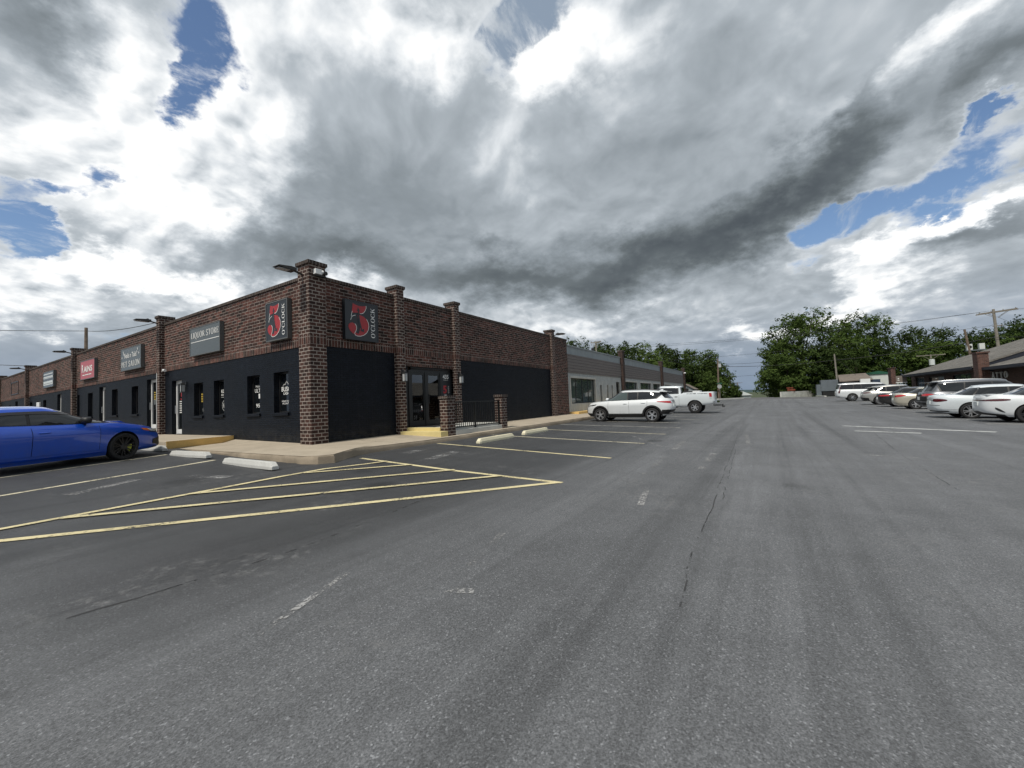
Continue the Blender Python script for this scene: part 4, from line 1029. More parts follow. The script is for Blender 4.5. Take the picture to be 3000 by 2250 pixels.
b = MB(); b.tube([(.02, -.06, .04), (.1, -.09, .11)], .05, 10); b.lathe([(.0, -.1), (.06, -.1), (.06, -.02)], 10, 'y', (.13, -.06, .06), 1); b.build('lamp', [M['white'], M['black']], e)
b = MB(); b.box(-.16, .16, -.12, .0, -.05, -.01); b.build('bracket', M['black'], e)
e = empty('security_camera', (-.1, 10.63, 2.87), 0, 'white bullet camera on the pilaster by the side door', 'camera', 'security cameras')
b = MB(); b.tube([(0, 0, -.03), (0, -.06, 0), (-.02, -.2, .02)], .022, 8); b.build('arm', M['white'], e)
b = MB(); b.tube([(-.0, -.14, .03), (-.02, -.4, -.01)], [.045, .055], 10); b.build('housing', M['white'], e)
b = MB(); b.tube([(-.19, 10.9, .2), (-.19, 10.9, 2.8)], .012, 6); b.build('conduit', M['white_al'], label='thin pale conduit running down the pilaster by the side door', cat='pipe')
# ---------------------------------------------------------------- gray wing beyond the brick shop
GB = empty('gray_shop_building', (39, 0, .05), 0, 'gray shop wing with brown siding band beyond the brick corner building', 'building')
GB.location = (0, 0, 0)
X0, X1, GT = 17.575, 60.4, 4.58
gw = [(17.98, 22.45, .72, 2.43), (30.05, 33.9, .8, 2.43), (35.03, 39.45, .8, 2.43), (40.4, 44.0, .8, 2.43), (46.2, 50.5, .8, 2.43), (52, 56.5, .8, 2.43)]
gs = [(23.52, 23.92, .75, 2.04), (25.05, 25.4, .75, 2.05), (26.2, 26.5, .75, 2.05)]
gd = [(27.42, 28.33, .2, 2.36)]
def PG(u, z, d): return (u, d+.03, z)
b = MB(); panel(b, PG, X0, X1, -.15, 2.765, 0, gw+gs+gd, .16, 0); b.build('lower_wall', M['graywall'], GB)
b = MB(); b.box(X0, X1, -.03, .1, 2.765, 3.98); b.build('siding_band', M['siding'], GB)
b = MB(); b.box(X0, X1, .04, .3, 3.98, GT-.08); b.box(X0, X1, -.02, .34, GT-.08, GT); b.face([(X0, .3, 4.3), (X1, .3, 4.3), (X1, 25, 4.3), (X0, 25, 4.3)]); b.face([(X1, .1, -.1), (X1, 25, -.1), (X1, 25, GT-.1), (X1, .1, GT-.1)]); b.build('parapet', M['parapet_gray'], GB)
b = MB()
for a, c, z0, z1 in gw: b.box(a-.12, c+.12, -.005, .03, z1, z1+.14); b.box(a-.12, a, -.005, .03, -.1, z1); b.box(c, c+.12, -.005, .03, -.1, z1)
b.build('window_trim', M['newconc'], GB)
for i, h in enumerate(gw):
    n = 4 if i == 0 else 3; mull = [h[0]+(h[1]-h[0])*k/n for k in range(1, n)]
    window(PG, h, GB, 0, .16, False, 'carglass_light', 'black', mull)  # paler pane colour stands in for reflections of the parked cars
for h in gs: window(PG, h, GB, 0, .16, False)
door(PG, gd[0], GB, 0, .16, 'black_metal')
def gp_(u0, u1, zt_): 
    b = MB(); b.box(u0, u1, -.2, .2, -.15, zt_-.1, 0); b.box(u0-.05, u1+.05, -.25, .25, zt_-.1, zt_, 1); return b.build('brick_pilaster', [M['darkbrick'], M['cap']], GB)
gp_(28.85, 29.4, 5.17); gp_(44.3, 44.95, 5.2); gp_(59.4, 60.1, 5.16)
b = MB(); b.box(17.62, 28.3, -.62, .02, -.12, .2); o = b.build('painted_kerb', M['yellow_kerb'], label='yellow painted step along the foot of the gray shop wing', cat='kerb', bevel=.01)
b = MB(); b.blob((59.1, -.32, 4.35), (.09, .18, .09)); b.build('security_lamp', M['white'], label='small white lamp on the last pilaster of the gray wing', cat='lamp')

# ---------------------------------------------------------------- brick building across the lot
RB = empty('brick_house', (0, 0, 0), 0, 'low dark brick shop building with gray shingle hip roof across the lot', 'building')
YW, E0, EZ, XE, XG = -27.3, -26.0, 2.52, 67.7, 44.7
SLP = .375
b = MB()
def PB(u, z, d): return (u, YW-d, z)
rw = [(49.5, 54.2, .55, 2.0), (63.8, 67.2, .0, 2.1), (31, 35, .3, 1.75)]
rd = [(56.8, 61.8, -.5, 2.0), (37.4, 39.2, -.5, 1.75)]
panel(b, PB, 14, 69.2, -.7, 2.6, 0, rw+rd, .15, 0)
b.face([(69.2, YW, -.7), (69.2, -44, -.7), (69.2, -44, 2.6), (69.2, YW, 2.6)]); b.face([(14, YW, -.7), (14, -44, -.7), (14, -44, 2.6), (14, YW, 2.6)])
b.build('wall', M['darkbrick'], RB)
for h in rw: window(PB, h, RB, 0, .15, False, 'carglass_light', 'black', [h[0]+(h[1]-h[0])*k/3 for k in (1, 2)])
for h in rd: door(PB, h, RB, 0, .15, 'black_metal')
yr = E0-8.6; zr = EZ+8.6*SLP; th = .15
b = MB()
for q in (((XG, E0, EZ), (XE, E0, EZ), (XE-8.6, yr, zr), (XG, yr, zr)), ((XE, E0, EZ), (XE, E0-17.2, EZ), (XE-8.6, yr, zr)), ((XE, E0-17.2, EZ), (XG, E0-17.2, EZ), (XG, yr, zr), (XE-8.6, yr, zr))):
    A = [Vector(p) for p in q]; b.face(A); b.face([p-Vector((0, 0, th)) for p in A][::-1])
b.face([(XG-.01, E0, EZ-th), (XG-.01, E0, EZ+.004), (XG-.01, yr, zr+.004), (XG-.01, yr, zr-th)])
b.build('roof', M['shingle'], RB)
b = MB(); b.box(XG, XE, E0-.02, E0+.014, EZ-.26, EZ-.01); b.box(XE-.02, XE+.014, E0-17, E0-.03, EZ-.26, EZ-.01); b.face([(XG, E0, EZ-.25), (XE, E0, EZ-.25), (XE, YW, EZ-.25), (XG, YW, EZ-.25)]); b.face([(14, E0, 2.1), (XG, E0, 2.1), (XG, YW, 2.1), (14, YW, 2.1)]); b.box(14, XG-.3, E0-.02, E0+.014, 2.08, 2.31)
b.build('fascia', M['navy'], RB)
b = MB(); z0 = 2.22
A = [Vector(p) for p in ((14, E0, z0), (XG-.15, E0, z0), (XG-.15, E0-7.5, z0+7.5*.30), (14, E0-7.5, z0+7.5*.30))]; b.face(A); b.face([p-Vector((0, 0, .1)) for p in A][::-1])
b.build('lower_roof', M['shingle'], RB)
b = MB(); b.face([(XG+.05, E0-.25, 2.0), (XG+.05, yr, 2.0), (XG+.05, yr, zr-.05), (XG+.05, E0-.25, EZ+.02)]); b.build('gable_siding', M['navy'], RB)
def chimney(x0, x1, y0, y1, zt_, label):
    c = empty('brick_pillar', ((x0+x1)/2, (y0+y1)/2, 0), 0, label, 'pillar', 'tall brick pillars along the shop across the lot')
    hx, hy = (x1-x0)/2, (y1-y0)/2
    b = MB(); b.box(-hx, hx, -hy, hy, -.7, zt_-.12); b.build('shaft', M['redbrick'], c)
    b = MB(); b.box(-hx-.08, hx+.08, -hy-.08, hy+.08, zt_-.12, zt_); b.build('cap', M['redbrick'], c)
chimney(42.75, 43.75, -26.45, -25.8, 3.62, 'tall red brick pillar beside the ATTO letters')
chimney(73.6, 75.4, -26.6, -26.1, 3.85, 'tall red brick pillar at the far end of the shingle roof')
lt = empty('wall_letters', (44.4, YW+.03, 1.55), 0, 'large pale letters ATTO on the dark brick wall', 'sign')
# read from the lot: u runs towards -X
for k, ch in enumerate('ATTO'):
    b = MB(); F, w_ = serif(ch)
    for f in F:
        P = [(.62-(k*.73+p[0]*.80), p[1]*.52-.17) for p in f]
        b.face([(u, .06, v) for u, v in P]); b.face([(u, .0, v) for u, v in P][::-1])
        for i in range(len(P)): j = (i+1) % len(P); b.face([(P[i][0], 0, P[i][1]), (P[j][0], 0, P[j][1]), (P[j][0], .06, P[j][1]), (P[i][0], .06, P[i][1])])
    b.build('letter', M['signwhite'], lt)
b = MB(); b.box(20, 70, YW, -24.6, -.68, -.5); b.build('sidewalk', M['walk'], kind='structure')

# ---------------------------------------------------------------- sheds and low walls at the far corner of the lot
s = empty('blue_shed', (88.4, -25, -.3), 0, 'low dark blue shed with brown roof behind the white long vehicle', 'shed')
b = MB(); b.box(-3, 4, -1.9, 3.0, -.5, 2.75); b.build('wall', M['shedblue'], s)
b = MB(); b.face([(-3.4, 3.6, 2.7), (-3.4, -.9, 2.8), (2, -.8, 4.05), (2, 3.2, 3.95)]); b.face([(2, 3.2, 3.95), (2, -.8, 4.05), (5, -.9, 2.8), (5, 3.4, 2.7)]); b.face([(-3.4, 3.6, 2.55), (-3.4, -.9, 2.65), (-3.4, -.9, 2.8), (-3.4, 3.6, 2.7)]); b.build('roof', M['brownroof'], s)
b = MB(); b.box(-3.9, -3.0, -.8, .5, 2.0, 2.9); b.build('air_conditioner', M['white'], label='white box air conditioner at the wall of the blue shed', cat='air conditioner').location = (88.0, -24.6, -.3)
s = empty('white_building', (106, -31, -.5), 0, 'white sheet metal building with green roof behind the blue shed', 'building')
b = MB(); b.box(-1, 14, -.7, 2.6, -.5, 4.35); b.build('wall', M['corr'], s)
b = MB(); b.prism([(-1.2, 4.3), (-1.2, 4.42), (.9, 4.95), (3.1, 4.6), (3.1, 4.3)], 'x', -1.2, 14.5); b.build('roof', M['greenroof'], s)
s = empty('small_house', (75.2, 2.2, .1), 0, 'small gray house with a pale gable just past the gray wing', 'house')
b = MB(); b.prism([(-1.5, 0), (1.5, 0), (1.5, 2.1), (0, 2.9), (-1.5, 2.1)], 'x', -2.5, 2.5); b.build('wall', M['parapet_gray'], s)
b = MB()
for sg in (-1, 1): b.face([(-2.8, sg*1.8, 1.95), (2.8, sg*1.8, 1.95), (2.8, 0, 3.02), (-2.8, 0, 3.02)])
b.build('roof', M['brownroof'], s)
b = MB(); b.lathe([(0, -2.53), (.3, -2.53)], 12, 'x', (0, -.5, 1.9)); b.build('vent', M['black'], s)
b = MB()
A = [(85.2, -12.6), (86.4, -13.2), (100, -19.9), (106.5, -22)]
for p, q in zip(A, A[1:]):
    p, q = Vector(p), Vector(q); t_ = (q-p).normalized(); nn = Vector((-t_.y, t_.x))*.1
    Q = [p+nn, q+nn, q-nn, p-nn]; b.prism([tuple(v) for v in Q], 'z', -.5, .95)
b.build('block_wall', M['block'], label='low white block wall below the trees at the far kerb', cat='wall')
b = MB()
for p, q in (((68.0, -3.66), (74.3, -7.0)), ((68, -3.66), (66.3, 4)), ((66.3, 4), (66.3, 60)), ((85, -18), (110, -23)), ((77.5, -18.6), (85, -18))):
    p, q = Vector(p), Vector(q); t_ = (q-p).normalized(); nn = Vector((-t_.y, t_.x))*.14; z0 = min(ground_z(*p), ground_z(*q)); 
    vs = [(v.x, v.y, ground_z(v.x, v.y)+dz) for dz in (-.1, .2) for v in (p+nn, q+nn, q-nn, p-nn)]
    b.mesh(vs, [(4, 5, 6, 7), (0, 1, 5, 4), (2, 3, 7, 6), (1, 2, 6, 5), (3, 0, 4, 7)])
b.build('kerb', M['newconc'], kind='structure')
g = empty('gate_enclosure', (87.3, -20.1, 0), 0, 'gray utility cabinet beside the low white wall', 'cabinet')
b = MB(); b.box(-1.0, 1.0, -1.25, 1.25, .75, 2.75); b.build('cabinet', M['utility'], g, bevel=.03)
b = MB(); b.box(-.9, .9, -1.1, 1.1, -.5, .75); b.build('base', M['black'], g)
b = MB(); b.box(-.8, .8, 1.2, 1.9, -.5, 2.0); b.build('post', M['utility'], g)
fe = empty('pipe_fence', (92, -20, 0), 0, 'gray pipe fence section beside the utility cabinet', 'fence')
b = MB()
for z in (1.0, 1.4, 1.8): b.tube([(-3, 1.7, z), (2, -.5, z)], .04, 6)
for k in range(4): x = -3+5*k/3; y = 1.7-2.2*k/3; b.tube([(x, y, -.5), (x, y, 2.0)], .05, 6)
b.build('rails', M['utility'], fe)

# ---------------------------------------------------------------- signs and small far things
def sign_post(name, loc, h, mat, shape, label, cat='sign', rz=R(180), post='pole_gray'):
    s = empty(name, loc, rz, label, cat)
    b = MB(); b.tube([(0, 0, -.3), (0, 0, h)], .04, 6); b.build('post', M[post], s)
    b = MB(); shape(b); b.build('plate', M[mat], s); return s
def octo(b): b.prism([(.4*math.cos(R(22.5+45*k)), 2.1+.4*math.sin(R(22.5+45*k))) for k in range(8)], 'x', -.07, -.05)
z_ = ground_z(79.3, -3.0)
st = sign_post('stop_sign', (79.3, -3.0, z_), 2.9, 'signback', lambda b: b.prism([(.40*math.cos(R(22.5+45*k)), 2.25+.40*math.sin(R(22.5+45*k))) for k in range(8)], 'x', .05, .07), 'back of a stop sign on a thin post at the road corner', rz=R(172))
b = MB(); b.box(-.03, .0, -.45, .45, 2.72, 2.92); b.box(-.02, .02, -.02, .02, 2.6, 3.0); b.box(-.45, .45, -.02, .01, 2.95, 3.12); b.build('street_name_plate', M['greenroof'], st)
sign_post('road_sign', (97.6, -12.2, ground_z(97.6, -12.2)), 2.2, 'signwhite', lambda b: b.box(.03, .05, -.42, .42, 1.35, 2.2), 'small white square road sign below the big oak', rz=R(190))
hy = empty('flag_marker', (89.6, -14.3, -.2), 0, 'rusty red barrier with a yellow placard before the white wall', 'barrier')
b = MB(); b.box(-.1, .1, -.6, .6, .9, 1.15); b.box(-.1, .1, -.8, .5, 1.3, 1.6); b.tube([(0, -.4, -.4), (0, -.3, 1.9)], .07, 6); b.tube([(0, .4, -.4), (0, .3, 1.9)], .07, 6); b.box(-.08, .08, -.5, .6, 1.75, 1.95); b.build('frame', M['orange'], hy)
b = MB(); b.box(-.2, -.16, -.2, .5, .25, .85); b.build('placard', M['yellow'], hy)
bs = empty('notice_sign', (67.2, -25.9, -.5), R(-8), 'brown notice board with a small white emblem, right of the far brick pillar', 'sign')
b = MB(); b.box(-.04, .04, -.53, .53, 2.1, 2.95); b.build('board', M['brownsign'], bs)
b = MB(); b.box(-.05, .05, -.56, .56, 2.0, 2.1); b.box(-.04, .04, -.4, -.34, 0, 2.0); b.box(-.04, .04, .34, .4, 0, 2.0); b.build('frame', M['white_al'], bs)
b = MB(); b.prism([(.38, 2.32), (.38, 2.4), (.2, 2.4), (.2, 2.32)], 'x', -.055, -.045); b.lathe([(0, -.055), (.08, -.055)], 10, 'x', (0, .29, 2.58)); b.build('emblem', M['letter'], bs)
# ---------------------------------------------------------------- trees
def crown_mesh(lobes, n, size, seed, flat=.0):
    """leaf sprays scattered through overlapping lobes, denser towards the outside"""
    rr = random.Random(seed); b = MB(); vs = []; fs = []
    vol = [l[3]*l[4]*l[5] for l in lobes]; tot = sum(v**.75 for v in vol)
    for l, v in zip(lobes, vol):
        cx, cy, cz, rx, ry, rz = l
        # each lobe is itself clumpy: leaf sprays gather on twig ends
        nc = max(6, int(n*v**.75/tot/14))
        for c in range(nc):
            while True:
                d = Vector((rr.gauss(0, 1), rr.gauss(0, 1), rr.gauss(0, 1)))
                if d.length > .1: break
            d.normalize(); q = rr.random()**.32*(.86+.28*rr.random())
            px_, py_, pz_ = cx+d.x*rx*q, cy+d.y*ry*q, cz+d.z*rz*q
            cr = size*(1.0+1.6*rr.random())
            for k in range(14):
                e = Vector((rr.gauss(0, .5), rr.gauss(0, .5), rr.gauss(0, .38)))*cr
                o = Vector((px_, py_, pz_))+e
                nrm = (d*.6+Vector((rr.gauss(0, .5), rr.gauss(0, .5), .55+rr.gauss(0, .4)))).normalized()
                t = nrm.orthogonal().normalized(); t = (Matrix.Rotation(rr.random()*6.28, 3, nrm) @ t); w = nrm.cross(t)
                s_ = size*(.45+.65*rr.random()); m_ = len(vs)
                tip = o+t*s_*1.15-Vector((0, 0, s_*.25*rr.random()))
                vs += [tuple(o-t*s_*.7), tuple(o+w*s_*.45), tuple(tip), tuple(o-w*s_*.45)]
                fs.append((m_, m_+1, m_+2, m_+3))
    b.mesh(vs, fs); return b
def trunk_mesh(h, r0, lobes, seed):
    rr = random.Random(seed); b = MB()
    b.tube([(0, 0, -.6), (.05, .02, h*.15), (rr.gauss(0, .15), rr.gauss(0, .15), h*.35), (rr.gauss(0, .3), rr.gauss(0, .3), h*.62)], [r0*1.35, r0, r0*.8, r0*.35], 9)
    for l in lobes:
        z0 = h*(.18+.3*rr.random()); e = Vector(l[:3]); a = Vector((0, 0, z0)); mid = a.lerp(e, .5)+Vector((rr.gauss(0, .3), rr.gauss(0, .3), rr.gauss(0, .3)))
        b.tube([a, mid, e, e+(e-mid)*.5], [r0*.42, r0*.28, r0*.14, r0*.04], 6)
    return b
def tree(x, y, h, wx, seed, label, mat='leaf', n=5200, size=.42, base=.12, nl=15, group='broadleaf trees beyond the parking lot', top=.5, rz=0, wy=None):
    rr = random.Random(seed); lobes = []; wy = wy or wx
    for k in range(nl):
        f_ = (k+.5)/nl; z = h*(base+(1-base)*f_*.97)
        prof = math.sin(math.pi*min(1, .12+.83*((z/h-base)/(1-base))**(1.15-.5*top)))**.62
        a = k*2.4+rr.random()*.8; rad = wx*.5*prof*(.35+.5*rr.random())
        s_ = h*(.10+.075*rr.random())*(.75+.55*prof)
        lobes.append((math.cos(a)*rad, math.sin(a)*rad*wy/wx, min(z, h-s_*.6), s_*1.25*(wx/h)**.4, s_*1.25*(wx/h)**.4, s_*.85))
    z0 = ground_z(x, y)
    t = empty('broadleaf_tree', (x, y, z0), rz, label, 'tree', group)
    crown_mesh(lobes, int(n*2.6), size*.74, seed).build('crown', M[mat], t)
    trunk_mesh(h, h*.022, lobes[::2], seed).build('trunk', M['bark'], t)
    return t
tree(103, -17.5, 18.6, 15, 11, 'large spreading tree with a rounded crown standing tallest in the middle of the far side', 'leaf', 9500, .46, .04, 22, wy=17)
tree(113, -27.6, 18.2, 15, 12, 'wide leafy tree joined to the right side of the tallest round tree', 'leaf', 7500, .46, .06, 18)
tree(96, -13.9, 9.0, 8, 13, 'low dense tree at the road edge below the tallest round tree', 'leaf', 4500, .4, .0, 12)
tree(103, -12.6, 13.0, 8.6, 14, 'leafy tree forming the left flank of the tallest round tree', 'leaf', 5200, .42, .0, 14)
tree(96, -16.0, 4.6, 5, 15, 'small bushy tree leaning over the white block wall', 'leaf_light', 2400, .3, .02, 9)
tree(97, -21, 10.5, 9, 16, 'dark tree behind the gray utility cabinet', 'leaf_dark', 3800, .42, .02, 12)
# behind the gray wing
tree(70, 14.5, 11.4, 11, 21, 'open crowned tree rising over the middle of the gray wing', 'leaf_dark', 4200, .42, .1, 12)
tree(77, 11, 11.2, 10, 22, 'feathery topped tree behind the far end of the gray wing', 'leaf_light', 4200, .36, .1, 13)
tree(84, 7.5, 11.6, 11, 23, 'dense dark tree just right of the end of the gray wing', 'leaf_dark', 5600, .42, .0, 15)
tree(90, 2.5, 10.6, 11, 24, 'dense tree beside the wooden lamp pole', 'leaf', 5600, .42, .0, 15)
tree(95.5, -1.1, 8.2, 7.4, 25, 'lower tree at the right edge of the clump by the lamp pole', 'leaf', 3800, .4, .0, 12)
tree(98, 8, 10, 12, 26, 'broad tree at the back of the clump by the lamp pole', 'leaf_dark', 3600, .45, .0, 12)
tree(86, 3.8, 6.0, 7, 27, 'low bushy tree in front of the clump by the lamp pole', 'leaf_dark', 2800, .36, .0, 10)
tree(50.5, 13.0, 9.9, 4.5, 28, 'thin tree top showing above the gray parapet near the brick wall', 'leaf_dark', 1400, .3, .45, 7)
tree(46.5, 12.5, 8.9, 2.5, 29, 'tiny sprig of a tree top above the gray parapet', 'leaf_dark', 500, .28, .6, 4)
# behind the shop across the lot
for k, (x, y, h, w_, lb, mt_) in enumerate((
    (122, -33, 15.5, 15, 'dark wood edge tree right of the tallest round tree', 'leaf_dark'), (126, -42, 16.5, 15, 'dark round tree above the green roof', 'leaf_dark'), (118, -41, 11.5, 13, 'mid height tree behind the white sheet metal building', 'leaf'),
    (128, -52, 14.5, 14, 'dark tree dipping low between two taller crowns behind the shingle roof', 'leaf_dark'), (124, -58, 12.8, 13, 'brighter tree behind the small cross arm pole', 'leaf'), (138, -64, 18.2, 14, 'tall tree standing above the shingle roof left of the leaning pole', 'leaf_dark'),
    (126, -69, 13.5, 14, 'bright leafy tree behind the leaning pole and white boxes', 'leaf'), (136, -80, 16.0, 15, 'tree behind the double cross arm pole', 'leaf_dark'), (124, -84, 13.5, 14, 'tree at the right edge above the shingle roof', 'leaf'), (138, -96, 16.0, 15, 'outermost tree at the right edge of the wood', 'leaf_dark'), (126, -30, 11.5, 12, 'low dark tree between the round tree and the white building', 'leaf_dark'))):
    tree(x, y, h, w_, 40+k, lb, mt_, 5200, .5, .0, 14)
for k, (x, y, h, w_, lb) in enumerate(((150, 1.5, 6, 9, 'low bush at the foot of the two distant poles'), (128, -1.5, 4, 6, 'small bush below the stop sign clump'), (118, -15.4, 7.5, 5, 'slim tree where the descending street meets the round tree'))):
    tree(x, y, h, w_, 60+k, lb, 'leaf_dark', 1500, .4, .0, 8)
# far forested ridge
b = MB(); vs = []; fs = []; N_H = 60
rr = random.Random(3)
for i in range(N_H):
    a = R(-60+130*i/(N_H-1)); 
    hh = 9+6*math.sin(i*.7)+5*math.sin(i*.23+1)
    for rd_, z in ((1500, -30), (1900, hh*.4), (2300, hh), (2800, hh*.5-10)): vs.append((rd_*math.cos(a), rd_*math.sin(a), z+rr.gauss(0, .8)))
for i in range(N_H-1):
    for k in range(3): fs.append((i*4+k, (i+1)*4+k, (i+1)*4+k+1, i*4+k+1))
b.mesh(vs, fs); b.build('hills', M['hill'], kind='structure', smooth=80)
for k, (x, y, w_) in enumerate(((175, 6, 9), (190, 1, 8))):
    s = empty('distant_house', (x, y, ground_z(x, y)), R(20*k), ('pale roofed house far down the street, left one', 'pale roofed house far down the street, right one')[k], 'house')
    b = MB(); b.box(-w_/2, w_/2, -4, 4, 0, 2.8); b.build('wall', M['parapet_gray'], s)
    b = MB(); b.prism([(-4.6, 2.7), (4.6, 2.7), (0, 4.8)], 'x', -w_/2-.4, w_/2+.4); b.build('roof', M['signwhite'], s)

# ---------------------------------------------------------------- poles and wires
def pole(x, y, ztop, label, arms=(), r_=.14, lean=(0, 0), mat='wood_pole', name='utility_pole', z0=None, az=0., extra=None):
    z0 = ground_z(x, y) if z0 is None else z0
    p = empty(name, (x, y, z0), az, label, 'pole'); H = ztop-z0
    b = MB(); b.tube([(0, 0, -.3), (lean[0]*.5, lean[1]*.5, H*.5), (lean[0], lean[1], H)], [r_*1.2, r_, r_*.8], 10); b.build('shaft', M[mat], p)
    for dz, L, off in arms:
        b = MB(); z = H-dz; b.box(-.06+off, .06+off, -L/2, L/2, z-.07, z+.07)
        for k in range(4): yy = -L/2+.15+k*(L-.3)/3; b.lathe([(.0, .25), (.05, .22), (.05, .1), (.02, .07)], 8, 'z', (off, yy, z))
        for sg in (-1, 1): b.tube([(off, sg*L*.28, z-.05), (off*.5, sg*.1, z-.9)], .03, 5)
        b.build('cross_arm', M[mat], p)
    if extra: extra(p, H)
    return p
def xf(b, p, z=0): return b
def transformer(p, H, y, dz, m='signwhite', r_=.26, h=.9):
    b = MB(); b.lathe([(0, 0), (r_, .02), (r_, h-.08), (r_*.6, h), (0, h+.04)], 12, 'z', (0, y, H-dz)); b.build('transformer', M[m], p)
def lampx(p, H):
    b = MB(); b.box(-.2, .1, -.75, -.3, H-1.65, H-1.0); b.tube([(0, -.1, H-.9), (0, -.5, H-.85)], .04, 6); b.build('lamp', M['frost'], p)
pole(80.0, -2.66, 7.7, 'wooden lamp pole with a pale box lamp at the far road corner', (), .15, (0, -.25), 'wood_pole', 'lamp_pole', extra=lampx)
pole(139.7, -.4, 6.9, 'dark distant pole with short arms between the tree clumps', ((.5, 1.8, 0), (2.2, 1.2, 0)), .18)
pole(220.6, 2.3, 6.4, 'farthest thin pole with a single cross arm down the street', ((.3, 4.2, 0),), .2)
pole(87.3, -21.4, 7.4, 'bare gray pole with a guy wire behind the utility cabinet', (), .14, (0, .2), 'pole_gray')
def p4(p, H):
    b = MB(); b.box(-.05, .05, -.55, .55, H-2.75, H-2.62); b.build('lower_arm', M['pole_gray'], p)
pole(88.7, -42.0, 12.7, 'tall utility pole with a wide double cross arm above the shingle roof', ((.55, 4.6, -.12), (.4, 4.2, .12)), .21, (0, .35), 'pole_gray', az=R(-35), extra=p4)
def p5(p, H):
    for y in (-.62, .62):
        b = MB(); b.box(-.3, .3, y-.3, y+.26, H-3.05, H-2.2); b.build('white_box', M['corr'], p, bevel=.03)
    b = MB(); b.lathe([(0, .0), (.22, 0)], 14, 'x', (-.32, .6, H-2.62)); b.build('fan_grille', M['black'], p)
    b = MB(); b.box(-.3, .3, -1.0, 1.0, H-3.2, H-3.05); b.build('platform', M['utility'], p)
pole(79.6, -36.6, 9.0, 'leaning wooden pole between two small white boxes behind the shingle roof', (), .17, (-.3, 1.0), 'wood_pole', extra=p5)
pole(110.8, -39.4, 7.4, 'short pole with a white transformer and one cross arm behind the shingle roof', ((.15, 4.4, 0),), .15, (0, 0), 'pole_gray', extra=lambda p, H: transformer(p, H, -.1, 2.2, h=1.2, r_=.45))
pole(59.8, 13.6, 10.8, 'utility pole with cross arm and dark transformer behind the gray wing', ((.2, 1.9, 0),), .15, (0, 0), 'pole_gray', extra=lambda p, H: transformer(p, H, .6, 2.1, 'black', .28, 1.0))
pole(7.8, 58.9, 12.1, 'bare wooden pole behind the left wing roof', (), .19, (0, 0), 'wood_pole')
def wire(pts, label, r_=.022, sag=.5):
    b = MB(); P = []
    for a, c in zip(pts, pts[1:]):
        a, c = Vector(a), Vector(c)
        for i in range(13): t_ = i/12; p = a.lerp(c, t_); p.z -= 4*sag*t_*(1-t_); P.append(p)
    b.tube(P, r_, 4); return b.build('power_line', M['wire'], label=label, cat='wire', group='overhead power lines')
P4 = Vector((88.4, -41.6, 12.3))
wire([P4+Vector((-.6, 1.6, 0)), (75, 30, 12.4)], 'upper wire from the double cross arm pole across the sky', .02, 1.4)
wire([P4+Vector((-.2, .6, .1)), (77, 30, 12.9)], 'second wire just above the one from the cross arm end', .018, 1.3)
wire([P4+Vector((0, .3, -2.2)), (76, 30, 9.2)], 'lower wire crossing in front of the round tree', .018, 1.4)
wire([P4+Vector((0, .2, -4.1)), (87.3, -21.3, 6.3), (80, -2.9, 6.2)], 'sagging service cable ending at the lamp pole', .035, .35)
wire([(80, -2.9, 6.1), (61, 13.6, 9.6)], 'thin wire from the lamp pole to the pole behind the gray wing', .02, .3)
wire([P4+Vector((-.6, -1.6, 0)), (95, -75, 13)], 'wire leaving the double cross arm pole to the right', .02, .8)
wire([P4+Vector((0, 0, -4.1)), (95, -75, 9)], 'thick cable leaving the double cross arm pole to the right', .035, 1.)
wire([P4+Vector((0, -.3, -.9)), (92, -52, 4.5)], 'steep guy wire on the right of the double cross arm pole', .018, 0)
wire([(87.3, -21.2, 7.0), (88.6, -24.2, 3.4)], 'guy wire from the bare gray pole down to the blue shed', .03, 0)
wire([(7.8, 58.9, 11.7), (-25, 75, 11.2)], 'wire running left from the bare wooden pole', .03, .4)
wire([(7.8, 58.9, 11.7), (6, 30, 8.6)], 'wire dropping right from the bare wooden pole', .03, .3)
wire([(3, 40, 5.5), (-30, 60, 8.)], 'low wire over the far left parapet', .022, .2)
wire([(110, -2, 8.5), (118, -13, 9.0)], 'short wire in the gap between the tree clumps', .03, .2)
wire([(139.7, -.4, 6.4), (150, -14, 7.2)], 'faint wire in the gap from the distant dark pole', .03, .2)
b = MB(); rr = random.Random(9)
# ---------------------------------------------------------------- vehicles
def curve(pts):
    """monotone cubic through (x, y) points"""
    pts = sorted(pts); X = [p[0] for p in pts]; Y = [p[1] for p in pts]; n = len(X)
    if n == 1: return lambda x: Y[0]
    D = [(Y[i+1]-Y[i])/(X[i+1]-X[i]) for i in range(n-1)]
    T = [D[0]]+[0 if D[i-1]*D[i] <= 0 else 2*D[i-1]*D[i]/(D[i-1]+D[i]) for i in range(1, n-1)]+[D[-1]]
    def f(x):
        if x <= X[0]: return Y[0]
        if x >= X[-1]: return Y[-1]
        i = max(k for k in range(n-1) if X[k] <= x); h = X[i+1]-X[i]; t = (x-X[i])/h
        return ((1+2*t)*(1-t)**2)*Y[i]+t*(1-t)**2*h*T[i]+t*t*(3-2*t)*Y[i+1]+t*t*(t-1)*h*T[i+1]
    return f
def columns(n, m=15, k=9, c=.8):
    """(xi, eta) of a superellipse quarter from the middle of the side to the end"""
    out = [(c*i/m, (1-(c*i/m)**n)**(1/n)) for i in range(m)]
    a0 = math.acos(c**(n/2))
    for i in range(k+1):
        a = a0*(1-i/k); out.append((math.cos(a)**(2/n), math.sin(a)**(2/n) if a > 1e-9 else 0.))
    return out
